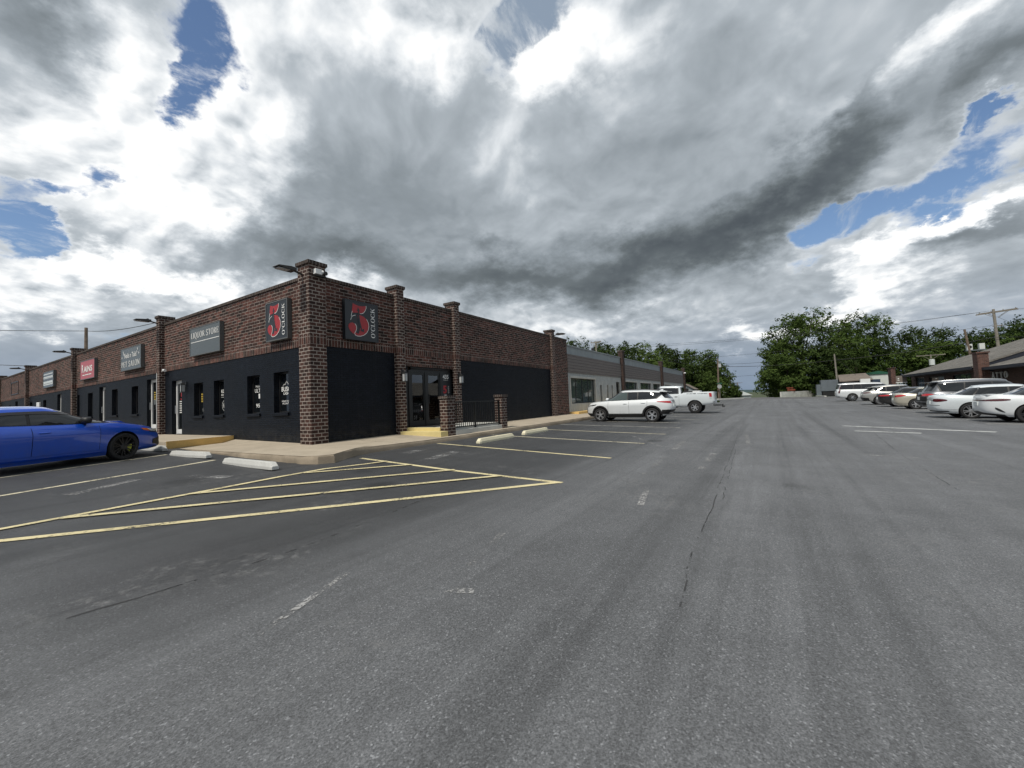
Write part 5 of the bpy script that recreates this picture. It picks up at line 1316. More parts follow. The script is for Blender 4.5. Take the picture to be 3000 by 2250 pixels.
class Shell:
    """a closed car shell made of horizontal rings"""
    def __init__(s, xf, xr, w, zlo, zhi, nf, nr, cx=0):
        s.xf, s.xr, s.w, s.zlo, s.zhi, s.nf, s.nr, s.cx = xf, xr, w, zlo, zhi, nf, nr, cx
        F = columns(nf); Rr = columns(nr)
        s.cols = [(-a, b) for a, b in Rr[::-1]]+[(a, b) for a, b in F[1:]]
    def pt(s, col, t, f=1.):
        xi, eta = col
        x = s.cx+(xi*(s.xf(t)-s.cx) if xi >= 0 else -xi*(s.xr(t)-s.cx))
        y = s.w(t)*eta*f
        lo, hi = s.zlo(x), s.zhi(x)
        return Vector((x, y, lo+(hi-lo)*t))
    def y_at(s, x, z):
        lo, hi = s.zlo(x), s.zhi(x); t = max(0, min(1, (z-lo)/(hi-lo)))
        e = s.xf(t)-s.cx if x >= s.cx else s.cx-s.xr(t); n = s.nf if x >= s.cx else s.nr
        q = min(1, abs(x-s.cx)/e); return s.w(t)*(max(0, 1-q**n))**(1/n)
    def arc(s, d, t, front):
        """point at distance d along ring t, measured from the end's centre"""
        cs = s.cols[::-1] if front else s.cols
        acc = 0; p = s.pt(cs[0], t)
        for c in cs[1:]:
            q = s.pt(c, t); l = (Vector((q.x, q.y))-Vector((p.x, p.y))).length
            if acc+l >= d: return p.lerp(q, (d-acc)/l)
            acc += l; p = q
        return p
    def build(s, b, rows, crown, m=0, floor=None, cap=True, bottom=True):
        nC = len(s.cols); ids = {}; base = len(b.v); vs = []; fs = []
        for j, t in enumerate(rows):
            for k, c in enumerate(s.cols):
                p = s.pt(c, t)
                for sg in (1, -1):
                    if c[1] < 1e-6 and sg == -1: ids[j, k, -1] = ids[j, k, 1]; continue
                    ids[j, k, sg] = len(vs); vs.append((p.x, sg*p.y, p.z))
        def q(*f):
            f = [i for i, v in enumerate(f) if v not in f[:i]] and list(dict.fromkeys(f))
            if len(f) > 2: fs.append(tuple(f))
        for j in range(len(rows)-1):
            for k in range(nC-1):
                q(ids[j, k, 1], ids[j, k+1, 1], ids[j+1, k+1, 1], ids[j+1, k, 1])
                q(ids[j, k+1, -1], ids[j, k, -1], ids[j+1, k, -1], ids[j+1, k+1, -1])
        J = len(rows)-1
        if cap:
            fr = [.93, .8, .6, .35, 0, -.35, -.6, -.8, -.93]; cid = {}
            for k, c in enumerate(s.cols):
                if c[1] < 1e-6:
                    for i in range(-1, len(fr)+1): cid[k, i] = ids[J, k, 1]
                    continue
                p = s.pt(c, rows[-1]); cid[k, -1] = ids[J, k, 1]; cid[k, len(fr)] = ids[J, k, -1]
                for i, f_ in enumerate(fr):
                    z = p.z+crown(p.x)*(1-abs(f_)**2.2)
                    if floor: z = floor(p.x, f_, z)
                    cid[k, i] = len(vs); vs.append((p.x, p.y*f_, z))
            for k in range(nC-1):
                for i in range(-1, len(fr)): q(cid[k, i], cid[k+1, i], cid[k+1, i+1], cid[k, i+1])
        if bottom:
            for k in range(nC-1): q(ids[0, k, -1], ids[0, k+1, -1], ids[0, k+1, 1], ids[0, k, 1])
        b.mesh(vs, fs, m)
def make_wheel(Rw, tw, rim, style, mat, caliper=None):
    b = MB(); w = tw/2
    b.lathe([(rim-.03, w*.6), (rim, w*.93), (rim+.012, w*1.0), (Rw*.9, w*1.03), (Rw*.965, w*.93), (Rw*.995, w*.7), (Rw, w*.3), (Rw, -w*.3), (Rw*.995, -w*.7), (Rw*.965, -w*.93), (rim, -w)], 36)
    b.lathe([(rim-.02, w*.6), (rim-.03, -w*.9)], 30, 'y', (0, 0, 0), 1); b.lathe([(rim-.03, -.02), (.0, -.02)], 30, 'y', (0, 0, 0), 1)
    tyre = b.build('wheel', [M['rubber'], M['dark']], smooth=35, fixn=True)
    b = MB()
    b.lathe([(rim-.002, w*.80), (rim-.002, w*.97), (rim-.014, w*.97), (rim-.022, w*.7), (rim-.024, w*.2)], 36)
    n, w0, w1, twin, dish = style
    for k in range(n):
        for dv in ((-twin, twin) if twin else (0,)):
            a = 2*math.pi*k/n; ca, sa = math.cos(a), math.sin(a)
            def P(r_, off, y): return (r_*ca-off*sa, y, r_*sa+off*ca)
            r0, r1 = .035, rim-.012; y0, y1 = w*.72-dish, w*.82
            o0, o1 = dv*.25*w0*3, dv*rim*.5
            A = [P(r0, o0-w0/2, y0), P(r0, o0+w0/2, y0), P(r1, o1+w1/2, y1), P(r1, o1-w1/2, y1)]
            B_ = [(p[0], p[1]-.035, p[2]) for p in A]
            b.face(A); 
            for i in range(4): j = (i+1) % 4; b.face([A[i], B_[i], B_[j], A[j]])
    b.lathe([(.072, w*.66-dish), (.066, w*.78-dish), (.03, w*.82-dish), (0, w*.83-dish)], 16)
    rimo = b.build('rim', M[mat], tyre, smooth=30, fixn=True)
    b = MB(); b.lathe([(0, .012), (rim*.68, .012), (rim*.68, -.01)], 24); b.build('brake_disc', M['disc'], tyre)
    if caliper:
        b = MB()
        for i in range(7):
            a0, a1 = R(150+i*9), R(150+(i+1)*9)
            for r_a, r_b in ((rim*.46, rim*.82),):
                b.face([(r_a*math.cos(a0), .03, r_a*math.sin(a0)), (r_b*math.cos(a0), .035, r_b*math.sin(a0)), (r_b*math.cos(a1), .035, r_b*math.sin(a1)), (r_a*math.cos(a1), .03, r_a*math.sin(a1))])
        b.build('brake_caliper', M[caliper], tyre)
    return tyre
def vehicle(name, S, label, cat, group='cars parked on the lot'):
    root = empty(name, (0, 0, 0), 0, label, cat, group)
    L, W, WB, FO, Rw = S['L'], S['W'], S['WB'], S['FO'], S['R']
    xF = WB/2+FO; xR = xF-L; hw = W/2
    sh = curve(S['sh']); zb = curve(S['zb']); roof = curve(S['roof'])
    ffun = curve(S.get('front', [(0, -.16), (.25, -.01), (.5, 0), (.75, -.03), (1, -.16)])); rfun = curve(S.get('rear', [(0, -.14), (.25, -.01), (.5, 0), (.8, -.02), (1, -.06)]))
    wt = curve(S.get('wt', [(0, .87), (.10, .935), (.3, .965), (.55, .988), (.73, 1.), (.79, .988), (.9, .95), (1, .89)]))
    tub = Shell(lambda t: xF+ffun(t), lambda t: xR-rfun(t), lambda t: hw*wt(t), zb, sh, S.get('nf', 3.6), S.get('nr', 4.6))
    bl = lambda x: sh(x)-.03
    gx0, gx1, gr1, gr0 = S['gl']      # windscreen base / top, rear glass top / base
    gw0, gw1 = S.get('gw', (.905, .66))
    cv = S.get('rake', .0)
    gh = Shell(lambda t: gx0+(gx1-gx0)*(t+cv*t*(1-t)), lambda t: gr0+(gr1-gr0)*(t+S.get('rrake', 0)*t*(1-t)), lambda t: hw*(gw0+(gw1-gw0)*t**1.15)*(1-.05*t**7), bl, roof, S.get('gnf', 3.0), S.get('gnr', 3.4), (gx1+gr1)/2)
    b = MB()
    fl = S.get('floor')
    tub.build(b, [0, .05, .12, .22, .34, .46, .58, .70, .80, .88, .94, .98, 1], curve(S['crown']), 0, fl)
    body = b.build('body', [M[S['paint']], M['dark']], root, fixn=True)
    # wheel arches
    ra = S.get('ra', Rw+.055); cut = MB()
    for xc in (WB/2, -WB/2):
        for sg in (1, -1):
            base = len(cut.v); n = 40
            cut.lathe([(0, sg*(hw-.36)), (ra, sg*(hw-.36)), (ra, sg*(hw+.2)), (0, sg*(hw+.2))], n, 'y', (xc, 0, Rw+.01))
    co_ = cut.build('cutter', M['dark'], None, fixn=True)
    md = body.modifiers.new('cut', 'BOOLEAN'); md.object = co_; md.solver = 'EXACT'; md.operation = 'DIFFERENCE'; md.use_self = True
    dg = bpy.context.evaluated_depsgraph_get(); me = bpy.data.meshes.new_from_object(body.evaluated_get(dg))
    body.modifiers.clear(); old = body.data; body.data = me; bpy.data.meshes.remove(old); me.name = 'body'
    cm = co_.data; bpy.data.objects.remove(co_); bpy.data.meshes.remove(cm)
    for p in me.polygons:
        c = p.center; p.material_index = 0
        for xc in (WB/2, -WB/2):
            if math.hypot(c.x-xc, c.z-Rw-.01) < ra+.004 and abs(c.y) < hw-.02 and (abs(math.hypot(c.x-xc, c.z-Rw-.01)-ra) < .02 or abs(abs(c.y)-(hw-.36)) < .01): p.material_index = 1
        if p.normal.z < -.9 and c.z < zb(c.x)+.03: p.material_index = 1
    me.polygons.foreach_set('use_smooth', [True]*len(me.polygons)); me.set_sharp_from_angle(angle=R(38))
    b = MB(); gh.build(b, [0, .15, .3, .45, .6, .72, .82, .89, .94, .975, 1], lambda x: S.get('rcrown', .055), 0, None, True, False)
    b.build('cabin', M[S['paint']], root, smooth=50, fixn=True)
    # ---- draped pieces
    def surf(x, z):
        return tub.y_at(x, z) if z < bl(x)+.0 else max(gh.y_at(x, z), 0)
    def grid(b, P, nu, nv, m=0, flip=False):
        vs = [P(i/nu, j/nv) for j in range(nv+1) for i in range(nu+1)]
        fs = [(j*(nu+1)+i, j*(nu+1)+i+1, (j+1)*(nu+1)+i+1, (j+1)*(nu+1)+i) for j in range(nv) for i in range(nu)]
        b.mesh(vs, [f[::-1] for f in fs] if flip else fs, m)
    def side(b, xb, xt, zlo, zhi, sg, off, nu=14, nv=5, m=0):
        """side panel between bottom span xb and top span xt; zlo/zhi are functions of x"""
        def P(u, v):
            x = (xb[0]+(xb[1]-xb[0])*u)*(1-v)+(xt[0]+(xt[1]-xt[0])*u)*v; z = zlo(x)*(1-v)+zhi(x)*v
            for xc in (WB/2, -WB/2):
                rr_ = ra+.035; dz = z-Rw-.01
                if math.hypot(x-xc, dz) < rr_: x = xc-math.copysign(math.sqrt(rr_*rr_-dz*dz), xc)
            return (x, sg*(surf(x, z)+off), z)
        grid(b, P, nu, nv, m, sg < 0)
    def ends(b, shell, front, d0, d1, za, zc, sg, off, nu=12, nv=4, m=0, al=0):
        """panel on the nose or tail between arc distances d0 and d1 (metres from the centre line)"""
        def P(u, v):
            d = d0+(d1-d0)*u
            if al: v = .5+(v-.5)*(math.sin(math.pi*(.10+.86*u)))**al
            z = (za[0]+(za[1]-za[0])*v)*(1-u)+(zc[0]+(zc[1]-zc[0])*v)*u
            t = .5
            for _ in range(6):
                p = shell.arc(abs(d), t, front); lo, hi = shell.zlo(p.x), shell.zhi(p.x); t = max(0, min(1, (z-lo)/(hi-lo)))
            p = shell.arc(abs(d), t, front); q = shell.arc(abs(d)+.02, t, front); tv = Vector((q.x-p.x, q.y-p.y, 0)).normalized()
            nv_ = Vector((tv.y, -tv.x, 0)) if not front else Vector((-tv.y, tv.x, 0))
            if nv_.dot(Vector((p.x-shell.cx, p.y*2, 0))) < 0: nv_ = -nv_
            s2 = sg if d >= 0 else -sg
            return (p.x+nv_.x*off, s2*(p.y+nv_.y*off), p.z)
        grid(b, P, nu, nv, m)
    def glass(b, front, hw_, t0, t1, off, nu=16, nv=8):
        def P(u, v):
            d = (u*2-1)*hw_; t = t0+(t1-t0)*v; p = gh.arc(abs(d)*(1-.12*v), t, front); s2 = 1 if d >= 0 else -1
            return (p.x+(off if front else -off), s2*p.y, p.z+off*.8)
        grid(b, P, nu, nv)
    K = dict(root=root, body=body, tub=tub, gh=gh, sh=sh, bl=bl, zb=zb, roof=roof, side=side, ends=ends, grid=grid, surf=surf, glass=glass, hw=hw, xF=xF, xR=xR, S=S)
    # windows
    G = S.get('gmat', 'carglass')
    b = MB(); glass(b, True, hw*S.get('wsw', .80), .10, .93, .006); b.build('windshield', M['carglass'], root, smooth=60)
    b = MB(); glass(b, False, hw*S.get('rsw', .76), S.get('rg0', .16), S.get('rg1', .9), .007); b.build('rear_window', M[G], root, smooth=60)
    sb, st_ = S['win']; lo = lambda x: bl(x)+S.get('wlo', .055); hi = lambda x: roof(x)-S.get('whi', .085)
    for sg in (1, -1):
        b = MB(); side(b, (sb[0]-.04, sb[-1]+.05), (st_[0]-.03, st_[-1]+.03), lambda x: lo(x)-.014, lambda x: hi(x)+.012, sg, .004, 30, 6)
        tr = b.build('window_trim', M[S.get('trim', 'black')], root, smooth=60)
        for i in range(len(sb)-1):
            g = .028
            b = MB(); side(b, (sb[i]+g, sb[i+1]-g), (st_[i]+g, st_[i+1]-g), lo, hi, sg, .009, 14, 5)
            b.build('side_window', M[S.get('fg', G) if i == len(sb)-2 else G], root, smooth=60)
        for i, (d0, d1) in enumerate(S['doors']):
            b = MB(); zl = lambda x: zb(x)+S.get('dlo', .10); zh = lambda x: bl(x)-.012
            side(b, (d0+.006, d1-.006), (d0+.006, d1-.006), zl, zh, sg, .007, 12, 12)
            nb = len(b.v); 
            dr = b.build('door', M[S['paint']], root, smooth=60)
            b = MB()
            for xx in (d0, d1): side(b, (xx-.0035, xx+.0035), (xx-.0035, xx+.0035), zl, zh, sg, .0075, 1, 12)
            b.build('door_seam', M['dark'], dr)
            b = MB(); hx = d0+.17; hz = bl(hx)-S.get('hz', .13); yy = sg*(surf(hx, hz)+.022)
            b.blob((hx+.02, yy, hz), (.11, .018, .017), 12, 7, .8); b.build('handle', M[S.get('handle', S['paint'])], dr, smooth=60)
        b = MB(); mx, mz = gx0-.42+S.get('mdx', 0), bl(gx0-.42)+.13; my = sg*(surf(mx, mz)+.13)
        b.blob((mx, my, mz), (.085, .12, .075), 14, 9, .75); b.tube([(mx+.02, sg*(surf(mx, bl(mx))-.02), bl(mx)+.02), (mx, my, mz-.05)], .025, 6, 1)
        b.build('mirror', [M[S.get('mirror', S['paint'])], M['black']], root, smooth=60)
    # wheels
    w0 = make_wheel(Rw, S.get('tw', .23), S['rim'], S['spoke'], S['rimmat'], S.get('caliper'))
    first = True
    for xc in (WB/2, -WB/2):
        for sg in (1, -1):
            o = w0 if first else copy_tree(w0, root); first = False
            o.parent = root; o.location = (xc, sg*(hw-S.get('tw', .23)/2-S.get('inset', .02)), Rw); o.rotation_euler = (0, R(17*xc+40*sg), 0 if sg > 0 else math.pi)
    # lamps and tail pieces
    for sg in (1, -1):
        for nm, mt, front, d0, d1, za, zc, *ex in S.get('lamps', ()):
            b = MB(); ends(b, gh if 'gh' in ex else tub, front, d0, d1, za, zc, sg, .008, 16, 4, 0, .6 if 'al' in ex else 0); b.build(nm, M[mt], root, smooth=60)
    for nm, mt, front, d0, d1, z0, z1, off in S.get('bands', ()):
        b = MB()
        for sg in (1, -1): ends(b, tub, front, d0, d1, (z0, z1), (z0, z1), sg, off, 16, 4)
        b.build(nm, M[mt], root, smooth=60)
    if S.get('plate'):
        z = S['plate']; t = (z-zb(xR))/(sh(xR)-zb(xR)); x = tub.xr(t)
        b = MB(); b.box(x-.022, x+.05, -.16, .16, z-.08, z+.08); b.build('license_plate', M['signwhite'], root, bevel=.006)
    if S.get('clad'):
        b = MB()
        for sg in (1, -1):
            for xc in (WB/2, -WB/2):
                def P(u, v, xc=xc, sg=sg):
                    a = R(-12+204*u); r_ = ra-.012+S['clad']*v; x = xc+r_*math.cos(a); z = max(zb(x)+.01, Rw+.01+r_*math.sin(a)); return (x, sg*(surf(x, z)+.012), z)
                grid(b, P, 26, 2, 0, sg > 0)
            side(b, (-WB/2+ra, WB/2-ra), (-WB/2+ra+.03, WB/2-ra-.03), lambda x: zb(x)+.005, lambda x: zb(x)+S.get('rock', .16), sg, .010, 16, 4)
        b.build('cladding', M['black'], root, smooth=50)
    if S.get('rails'):
        for sg in (1, -1):
            b = MB(); x0, x1 = S['rails']; P = []
            for i in range(13):
                x = x0+(x1-x0)*i/12; P.append((x, sg*gh.y_at(x, roof(x)-.01)*.93, roof(x)+.035+.02*math.sin(math.pi*i/12)**.3))
            b.tube(P, .018, 6); b.build('roof_rail', M[S.get('railmat', 'black')], root, smooth=50)
    if S.get('fin'):
        x = S['fin']; b = MB(); z = roof(x)+S.get('rcrown', .055)-.005; b.prism([(x+.1, z), (x-.08, z), (x-.09, z+.06), (x-.04, z+.065)], 'y', -.02, .02); b.build('antenna', M[S['paint']], root, bevel=.006)
    if S.get('spoiler'):
        x, z, hwid, d = S['spoiler']; b = MB(); b.prism([(x+.25, z+.03), (x-d, z-.005), (x-d+.02, z-.03), (x+.2, z-.03)], 'y', -hwid, hwid); b.build('spoiler', M[S['paint']], root, bevel=.012)
    return root, K
def park(root, x, y, heading, WB):
    """set the vehicle on the sloping lot, origin between the axles"""
    h = Vector((math.cos(heading), math.sin(heading))); l = Vector((-h.y, h.x)); q = WB/2
    zf = ground_z(x+h.x*q, y+h.y*q); zr = ground_z(x-h.x*q, y-h.y*q); zl = ground_z(x+l.x*.8, y+l.y*.8); zr2 = ground_z(x-l.x*.8, y-l.y*.8)
    X = Vector((h.x*WB, h.y*WB, zf-zr)).normalized(); Yv = Vector((l.x*1.6, l.y*1.6, zl-zr2)); Z = X.cross(Yv).normalized(); Yv = Z.cross(X)
    root.location = (x, y, (zf+zr)/2-.004); root.rotation_euler = Matrix((X, Yv, Z)).transposed().to_euler()
BLUE = dict(L=4.83, W=1.80, WB=2.65, FO=1.16, R=.33, tw=.235, rim=.256, spoke=(7, .022, .016, .32, .0), rimmat='gunmetal', caliper='lime', paint='p_blue', mirror='black', ra=.37,
    sh=[(-2.35, 1.0), (-2.0, 1.03), (-1.3, .985), (-.5, .955), (.3, .935), (.9, .93), (1.25, .90), (1.7, .83), (2.05, .765), (2.25, .715), (2.49, .63)],
    zb=[(-2.35, .30), (-1.9, .22), (-1.2, .19), (1.2, .18), (1.9, .19), (2.49, .22)], roof=[(-1.75, 1.17), (-1.2, 1.255), (-.6, 1.31), (-.1, 1.315), (.25, 1.285), (.8, 1.19)],
    gl=(1.46, .20, -1.25, -1.98), gw=(.90, .655), rake=.10, gnf=5.5, crown=[(-2.35, .02), (-1.9, .05), (.9, .05), (1.5, .075), (2.0, .07), (2.26, .03)], front=[(0, -.03), (.12, 0), (.35, -.02), (.6, -.03), (.85, -.09), (1, -.20)], nf=4.,
    win=((-1.6, -.40, 1.10), (-1.2, -.36, .22)), doors=((-1.25, -.39), (-.39, .80)), dlo=.14, hz=.12, whi=.07, mdx=-.50,
    lamps=[('headlight', 'black', True, .48, 1.0, (.585, .67), (.64, .75)), ('headlight', 'lamp_clear', True, .66, .96, (.62, .69), (.66, .735)), ('turn_lamp', 'lamp_amber', True, .95, 1.16, (.655, .735), (.70, .755)), ('taillight', 'lamp_red', False, .45, 1.05, (.78, .94), (.84, .96)), ('fog_duct', 'black', True, .55, .92, (.25, .5), (.32, .44))],
    bands=[('grille', 'black', True, 0, .42, .42, .60, .006), ('bumper_grille', 'black', True, 0, .62, .20, .34, .007)], plate=.62)
SUVW = dict(L=4.46, W=1.825, WB=2.64, FO=.92, R=.345, tw=.225, rim=.235, spoke=(5, .034, .026, .30, .0), rimmat='silver', paint='p_white', mirror='p_white', ra=.40,
    sh=[(-2.22, 1.10), (-1.9, 1.14), (-1.2, 1.11), (0, 1.075), (.9, 1.05), (1.3, 1.02), (1.8, .97), (2.05, .915), (2.25, .82)], zb=[(-2.22, .42), (-1.8, .30), (-1.2, .24), (1.2, .22), (1.9, .24), (2.25, .30)],
    roof=[(-2.1, 1.44), (-1.6, 1.51), (-.8, 1.56), (0, 1.56), (.5, 1.51), (.9, 1.42)], gl=(1.45, .42, -1.80, -2.17), gw=(.89, .68), rake=.12, crown=[(-2.2, .03), (1.2, .04), (1.8, .06), (2.2, .03)],
    rear=[(0, -.22), (.2, -.04), (.45, 0), (.7, -.03), (1, -.09)], win=((-1.52, -.62, -.12, 1.12), (-1.82, -.62, -.10, .44)), gmat='carglass', fg='carglass_light', doors=((-1.1, -.2), (-.2, .88)), dlo=.2, whi=.075,
    lamps=[('headlight', 'black', True, .42, 1.16, (.70, .80), (.85, .90)), ('headlight', 'lamp_clear', True, .55, .95, (.745, .775), (.80, .83)), ('taillight', 'lamp_red', False, .45, 1.20, (.90, 1.03), (.985, 1.015)), ('bumper_insert', 'black', False, .0, 1.02, (.36, .60), (.40, .60))],
    bands=[('grille', 'black', True, 0, .55, .40, .70, .006), ('bumper_grille', 'black', True, 0, .95, .27, .42, .008), ('skid_plate', 'silver', False, 0, .5, .40, .47, .014)], plate=.80, clad=.088, rock=.18, rails=(-1.6, .4), fin=-1.62, spoiler=(-1.9, 1.5, .58, .12))
TRUCK = dict(L=5.9, W=2.03, WB=3.70, FO=.97, R=.42, tw=.275, rim=.24, spoke=(6, .075, .06, 0, .0), rimmat='silver', paint='p_white2', mirror='p_white2', ra=.50, inset=.0,
    sh=[(-3.1, 1.47), (-2, 1.455), (-1.06, 1.43), (-1.0, 1.35), (0, 1.335), (1.2, 1.31), (1.7, 1.29), (2.3, 1.25), (2.82, 1.18)], zb=[(-3.1, .64), (-2.5, .58), (-1.3, .47), (1.3, .47), (2.2, .48), (2.82, .5)],
    roof=[(-1.05, 1.85), (-.5, 1.90), (.2, 1.91), (.6, 1.885), (1.0, 1.80)], gl=(1.55, .62, -.93, -1.02), gw=(.88, .70), rake=.12, gnr=6, gnf=3.4, nf=5, nr=9, crown=[(-3.1, .0), (-1.1, .0), (-1, .02), (1.3, .05), (2.4, .07), (2.8, .03)],
    wt=[(0, .9), (.1, .955), (.3, .985), (.6, 1.), (.85, .985), (1, .95)], front=[(0, -.1), (.2, 0), (.6, 0), (1, -.07)], rear=[(0, -.02), (.2, 0), (1, -.02)],
    win=((-.78, .22, 1.30), (-.76, .22, .66)), whi=.12, wlo=.06, doors=((-.85, .2), (.2, 1.28)), dlo=.08, handle='black', hz=.15, rsw=.72, rg0=.1,
    lamps=[('headlight', 'lamp_clear', True, .62, 1.1, (.95, 1.12), (.98, 1.12)), ('taillight', 'lamp_red', False, .955, 1.12, (1.12, 1.38), (1.12, 1.38)), ('reverse_lamp', 'lamp_clear', False, .955, 1.12, (1.0, 1.11), (1.0, 1.11))],
    bands=[('grille', 'chrome', True, 0, .6, .80, 1.12, .008), ('bumper', 'chrome', True, 0, 1.0, .52, .74, .03)], mdx=-.05,
    floor=lambda x, f, z: (z-.55 if -2.98 < x < -1.08 and abs(f) < .9 else z))
ESC = dict(L=5.7, W=2.06, WB=3.40, FO=.98, R=.405, tw=.285, rim=.28, spoke=(7, .05, .03, .3, 0), rimmat='chrome', paint='p_white', mirror='p_white', ra=.455,
    sh=[(-2.98, 1.24), (-2, 1.255), (0, 1.24), (1.2, 1.23), (2, 1.2), (2.5, 1.15), (2.68, 1.06)], zb=[(-2.98, .46), (-2.2, .36), (2.2, .3), (2.68, .34)],
    roof=[(-2.9, 1.82), (-2, 1.86), (-.5, 1.875), (.5, 1.85), (1.0, 1.77)], gl=(1.75, .95, -2.78, -2.93), gw=(.90, .74), gnr=6, nr=7, nf=5, crown=[(-2.98, .0), (1.5, .03), (2.2, .05), (2.68, .03)],
    rear=[(0, -.1), (.2, -.01), (.5, 0), (1, -.05)], win=((-2.72, -1.6, -.95, .2, 1.35), (-2.66, -1.55, -.95, .2, .85)), whi=.10, doors=((-1.0, .15), (.15, 1.2)), handle='chrome',
    lamps=[('taillight', 'lamp_dark', False, .93, 1.07, (.86, 1.2), (.86, 1.2)), ('taillight', 'lamp_dark', False, .80, .95, (1.22, 1.74), (1.22, 1.74), 'gh')], bands=[('trim_strip', 'chrome', False, 0, .75, 1.10, 1.13, .01), ('bumper_insert', 'black', False, 0, .95, .44, .50, .008)], plate=.98, rails=(-2.5, .6), railmat='white_al')
RX = dict(L=4.89, W=1.9, WB=2.79, FO=.98, R=.37, tw=.235, rim=.265, spoke=(5, .05, .035, .3, 0), rimmat='silver', paint='p_silver', ra=.415,
    sh=[(-2.5, 1.10), (-2, 1.15), (-1, 1.12), (.5, 1.07), (1.3, 1.03), (1.9, .98), (2.37, .84)], zb=[(-2.5, .40), (-1.8, .26), (1.8, .22), (2.37, .28)],
    roof=[(-2.2, 1.45), (-1.4, 1.57), (-.5, 1.64), (.2, 1.64), (.6, 1.58), (1.0, 1.46)], gl=(1.5, .45, -1.75, -2.35), gw=(.89, .66), rake=.15, crown=[(-2.5, .02), (1.4, .04), (2, .06), (2.37, .03)],
    rear=[(0, -.15), (.25, -.02), (.5, 0), (.8, -.05), (1, -.12)], win=((-1.6, -.95, -.1, 1.15), (-1.75, -.95, -.08, .42)), doors=((-1.15, -.15), (-.15, .95)),
    lamps=[('taillight', 'lamp_dark', False, .30, 1.15, (.96, 1.07), (1.0, 1.1), 'al'), ('bumper_insert', 'black', False, 0, 1.0, (.32, .66), (.36, .60))], bands=[], plate=.86, clad=.03, rock=.14, spoiler=(-1.95, 1.5, .56, .2))
def sedan(**k):
    d = dict(L=4.87, W=1.83, WB=2.80, FO=.97, R=.333, tw=.225, rim=.235, spoke=(5, .05, .03, .3, 0), rimmat='silver', paint='p_white2', ra=.375,
    sh=[(-2.5, .985), (-2.1, 1.025), (-1.3, .99), (-.4, .955), (.5, .94), (1.1, .92), (1.6, .86), (2.1, .76), (2.37, .64)], zb=[(-2.5, .30), (-1.9, .22), (-1.2, .18), (1.2, .17), (1.9, .18), (2.37, .22)],
    roof=[(-1.9, 1.22), (-1.2, 1.345), (-.6, 1.405), (0, 1.41), (.45, 1.365), (.9, 1.26)], gl=(1.45, .40, -1.12, -1.98), gw=(.89, .645), rake=.18, rrake=.1, crown=[(-2.5, .02), (-2, .05), (1.2, .05), (1.9, .07), (2.37, .03)],
    win=((-1.62, -1.28, -.25, 1.2), (-1.3, -1.05, -.22, .42)), doors=((-1.2, -.22), (-.22, .95)), whi=.07,
    rear=[(0, -.12), (.2, -.01), (.45, 0), (.75, -.03), (.92, -.04), (1, -.07)], lamps=[], bands=[], plate=.68)
    d.update(k); return d
PASS = sedan( rim=.245, spoke=(5, .05, .03, .34, 0), lamps=[('taillight', 'lamp_dark', False, .42, .98, (.72, .88), (.74, .86), 'al')],
    bands=[('badge_strip', 'dark', False, 0, .45, .79, .81, .01), ('chrome_strip', 'chrome', False, 0, 1.3, .385, .395, .008), ('bumper_insert', 'black', False, 0, .95, .28, .33, .006), ('bumper_groove', 'dark', False, .2, .75, .565, .58, .006)], plate=.69)
K5 = sedan(L=4.91, W=1.86, WB=2.85, paint='p_white', rim=.24, spoke=(5, .06, .04, .3, 0), rimmat='gunmetal', lamps=[('taillight', 'lamp_dark', False, .35, 1.22, (.81, .85), (.80, .91), 'al'), ('air_duct', 'black', False, .86, 1.08, (.48, .60), (.36, .42), 'al'), ('diffuser', 'black', False, .0, 1.0, (.24, .42), (.22, .30))],
    bands=[('lamp_strip', 'lamp_dark', False, 0, .4, .815, .85, .009)], plate=.70, spoiler=(-2.2, 1.045, .62, .2))
CRUZE = sedan(L=4.6, W=1.79, WB=2.685, FO=.93, paint='p_cream', sh=[(-2.35, 1.0), (-2.0, 1.035), (-1.2, 1.0), (-.4, .965), (.5, .95), (1.1, .93), (1.6, .87), (2.0, .78), (2.27, .66)], zb=[(-2.35, .30), (-1.9, .22), (-1.2, .18), (1.2, .17), (1.9, .18), (2.27, .22)], rim=.22, spoke=(5, .08, .06, 0, 0),
    gl=(1.4, .36, -1.05, -1.82), win=((-1.5, -1.18, -.25, 1.15), (-1.2, -1.0, -.22, .4)), lamps=[('taillight', 'lamp_red', False, .44, 1.06, (.77, .94), (.86, .98), 'al')], bands=[('bumper_groove', 'dark', False, 0, 1.2, .40, .41, .006)], plate=.66)
BLACK = sedan(paint='p_black', rim=.24, lamps=[('taillight', 'lamp_red', False, .30, 1.15, (.80, .88), (.82, .93))], bands=[('chrome_strip', 'chrome', False, 0, .4, .86, .875, .01)], plate=.64)
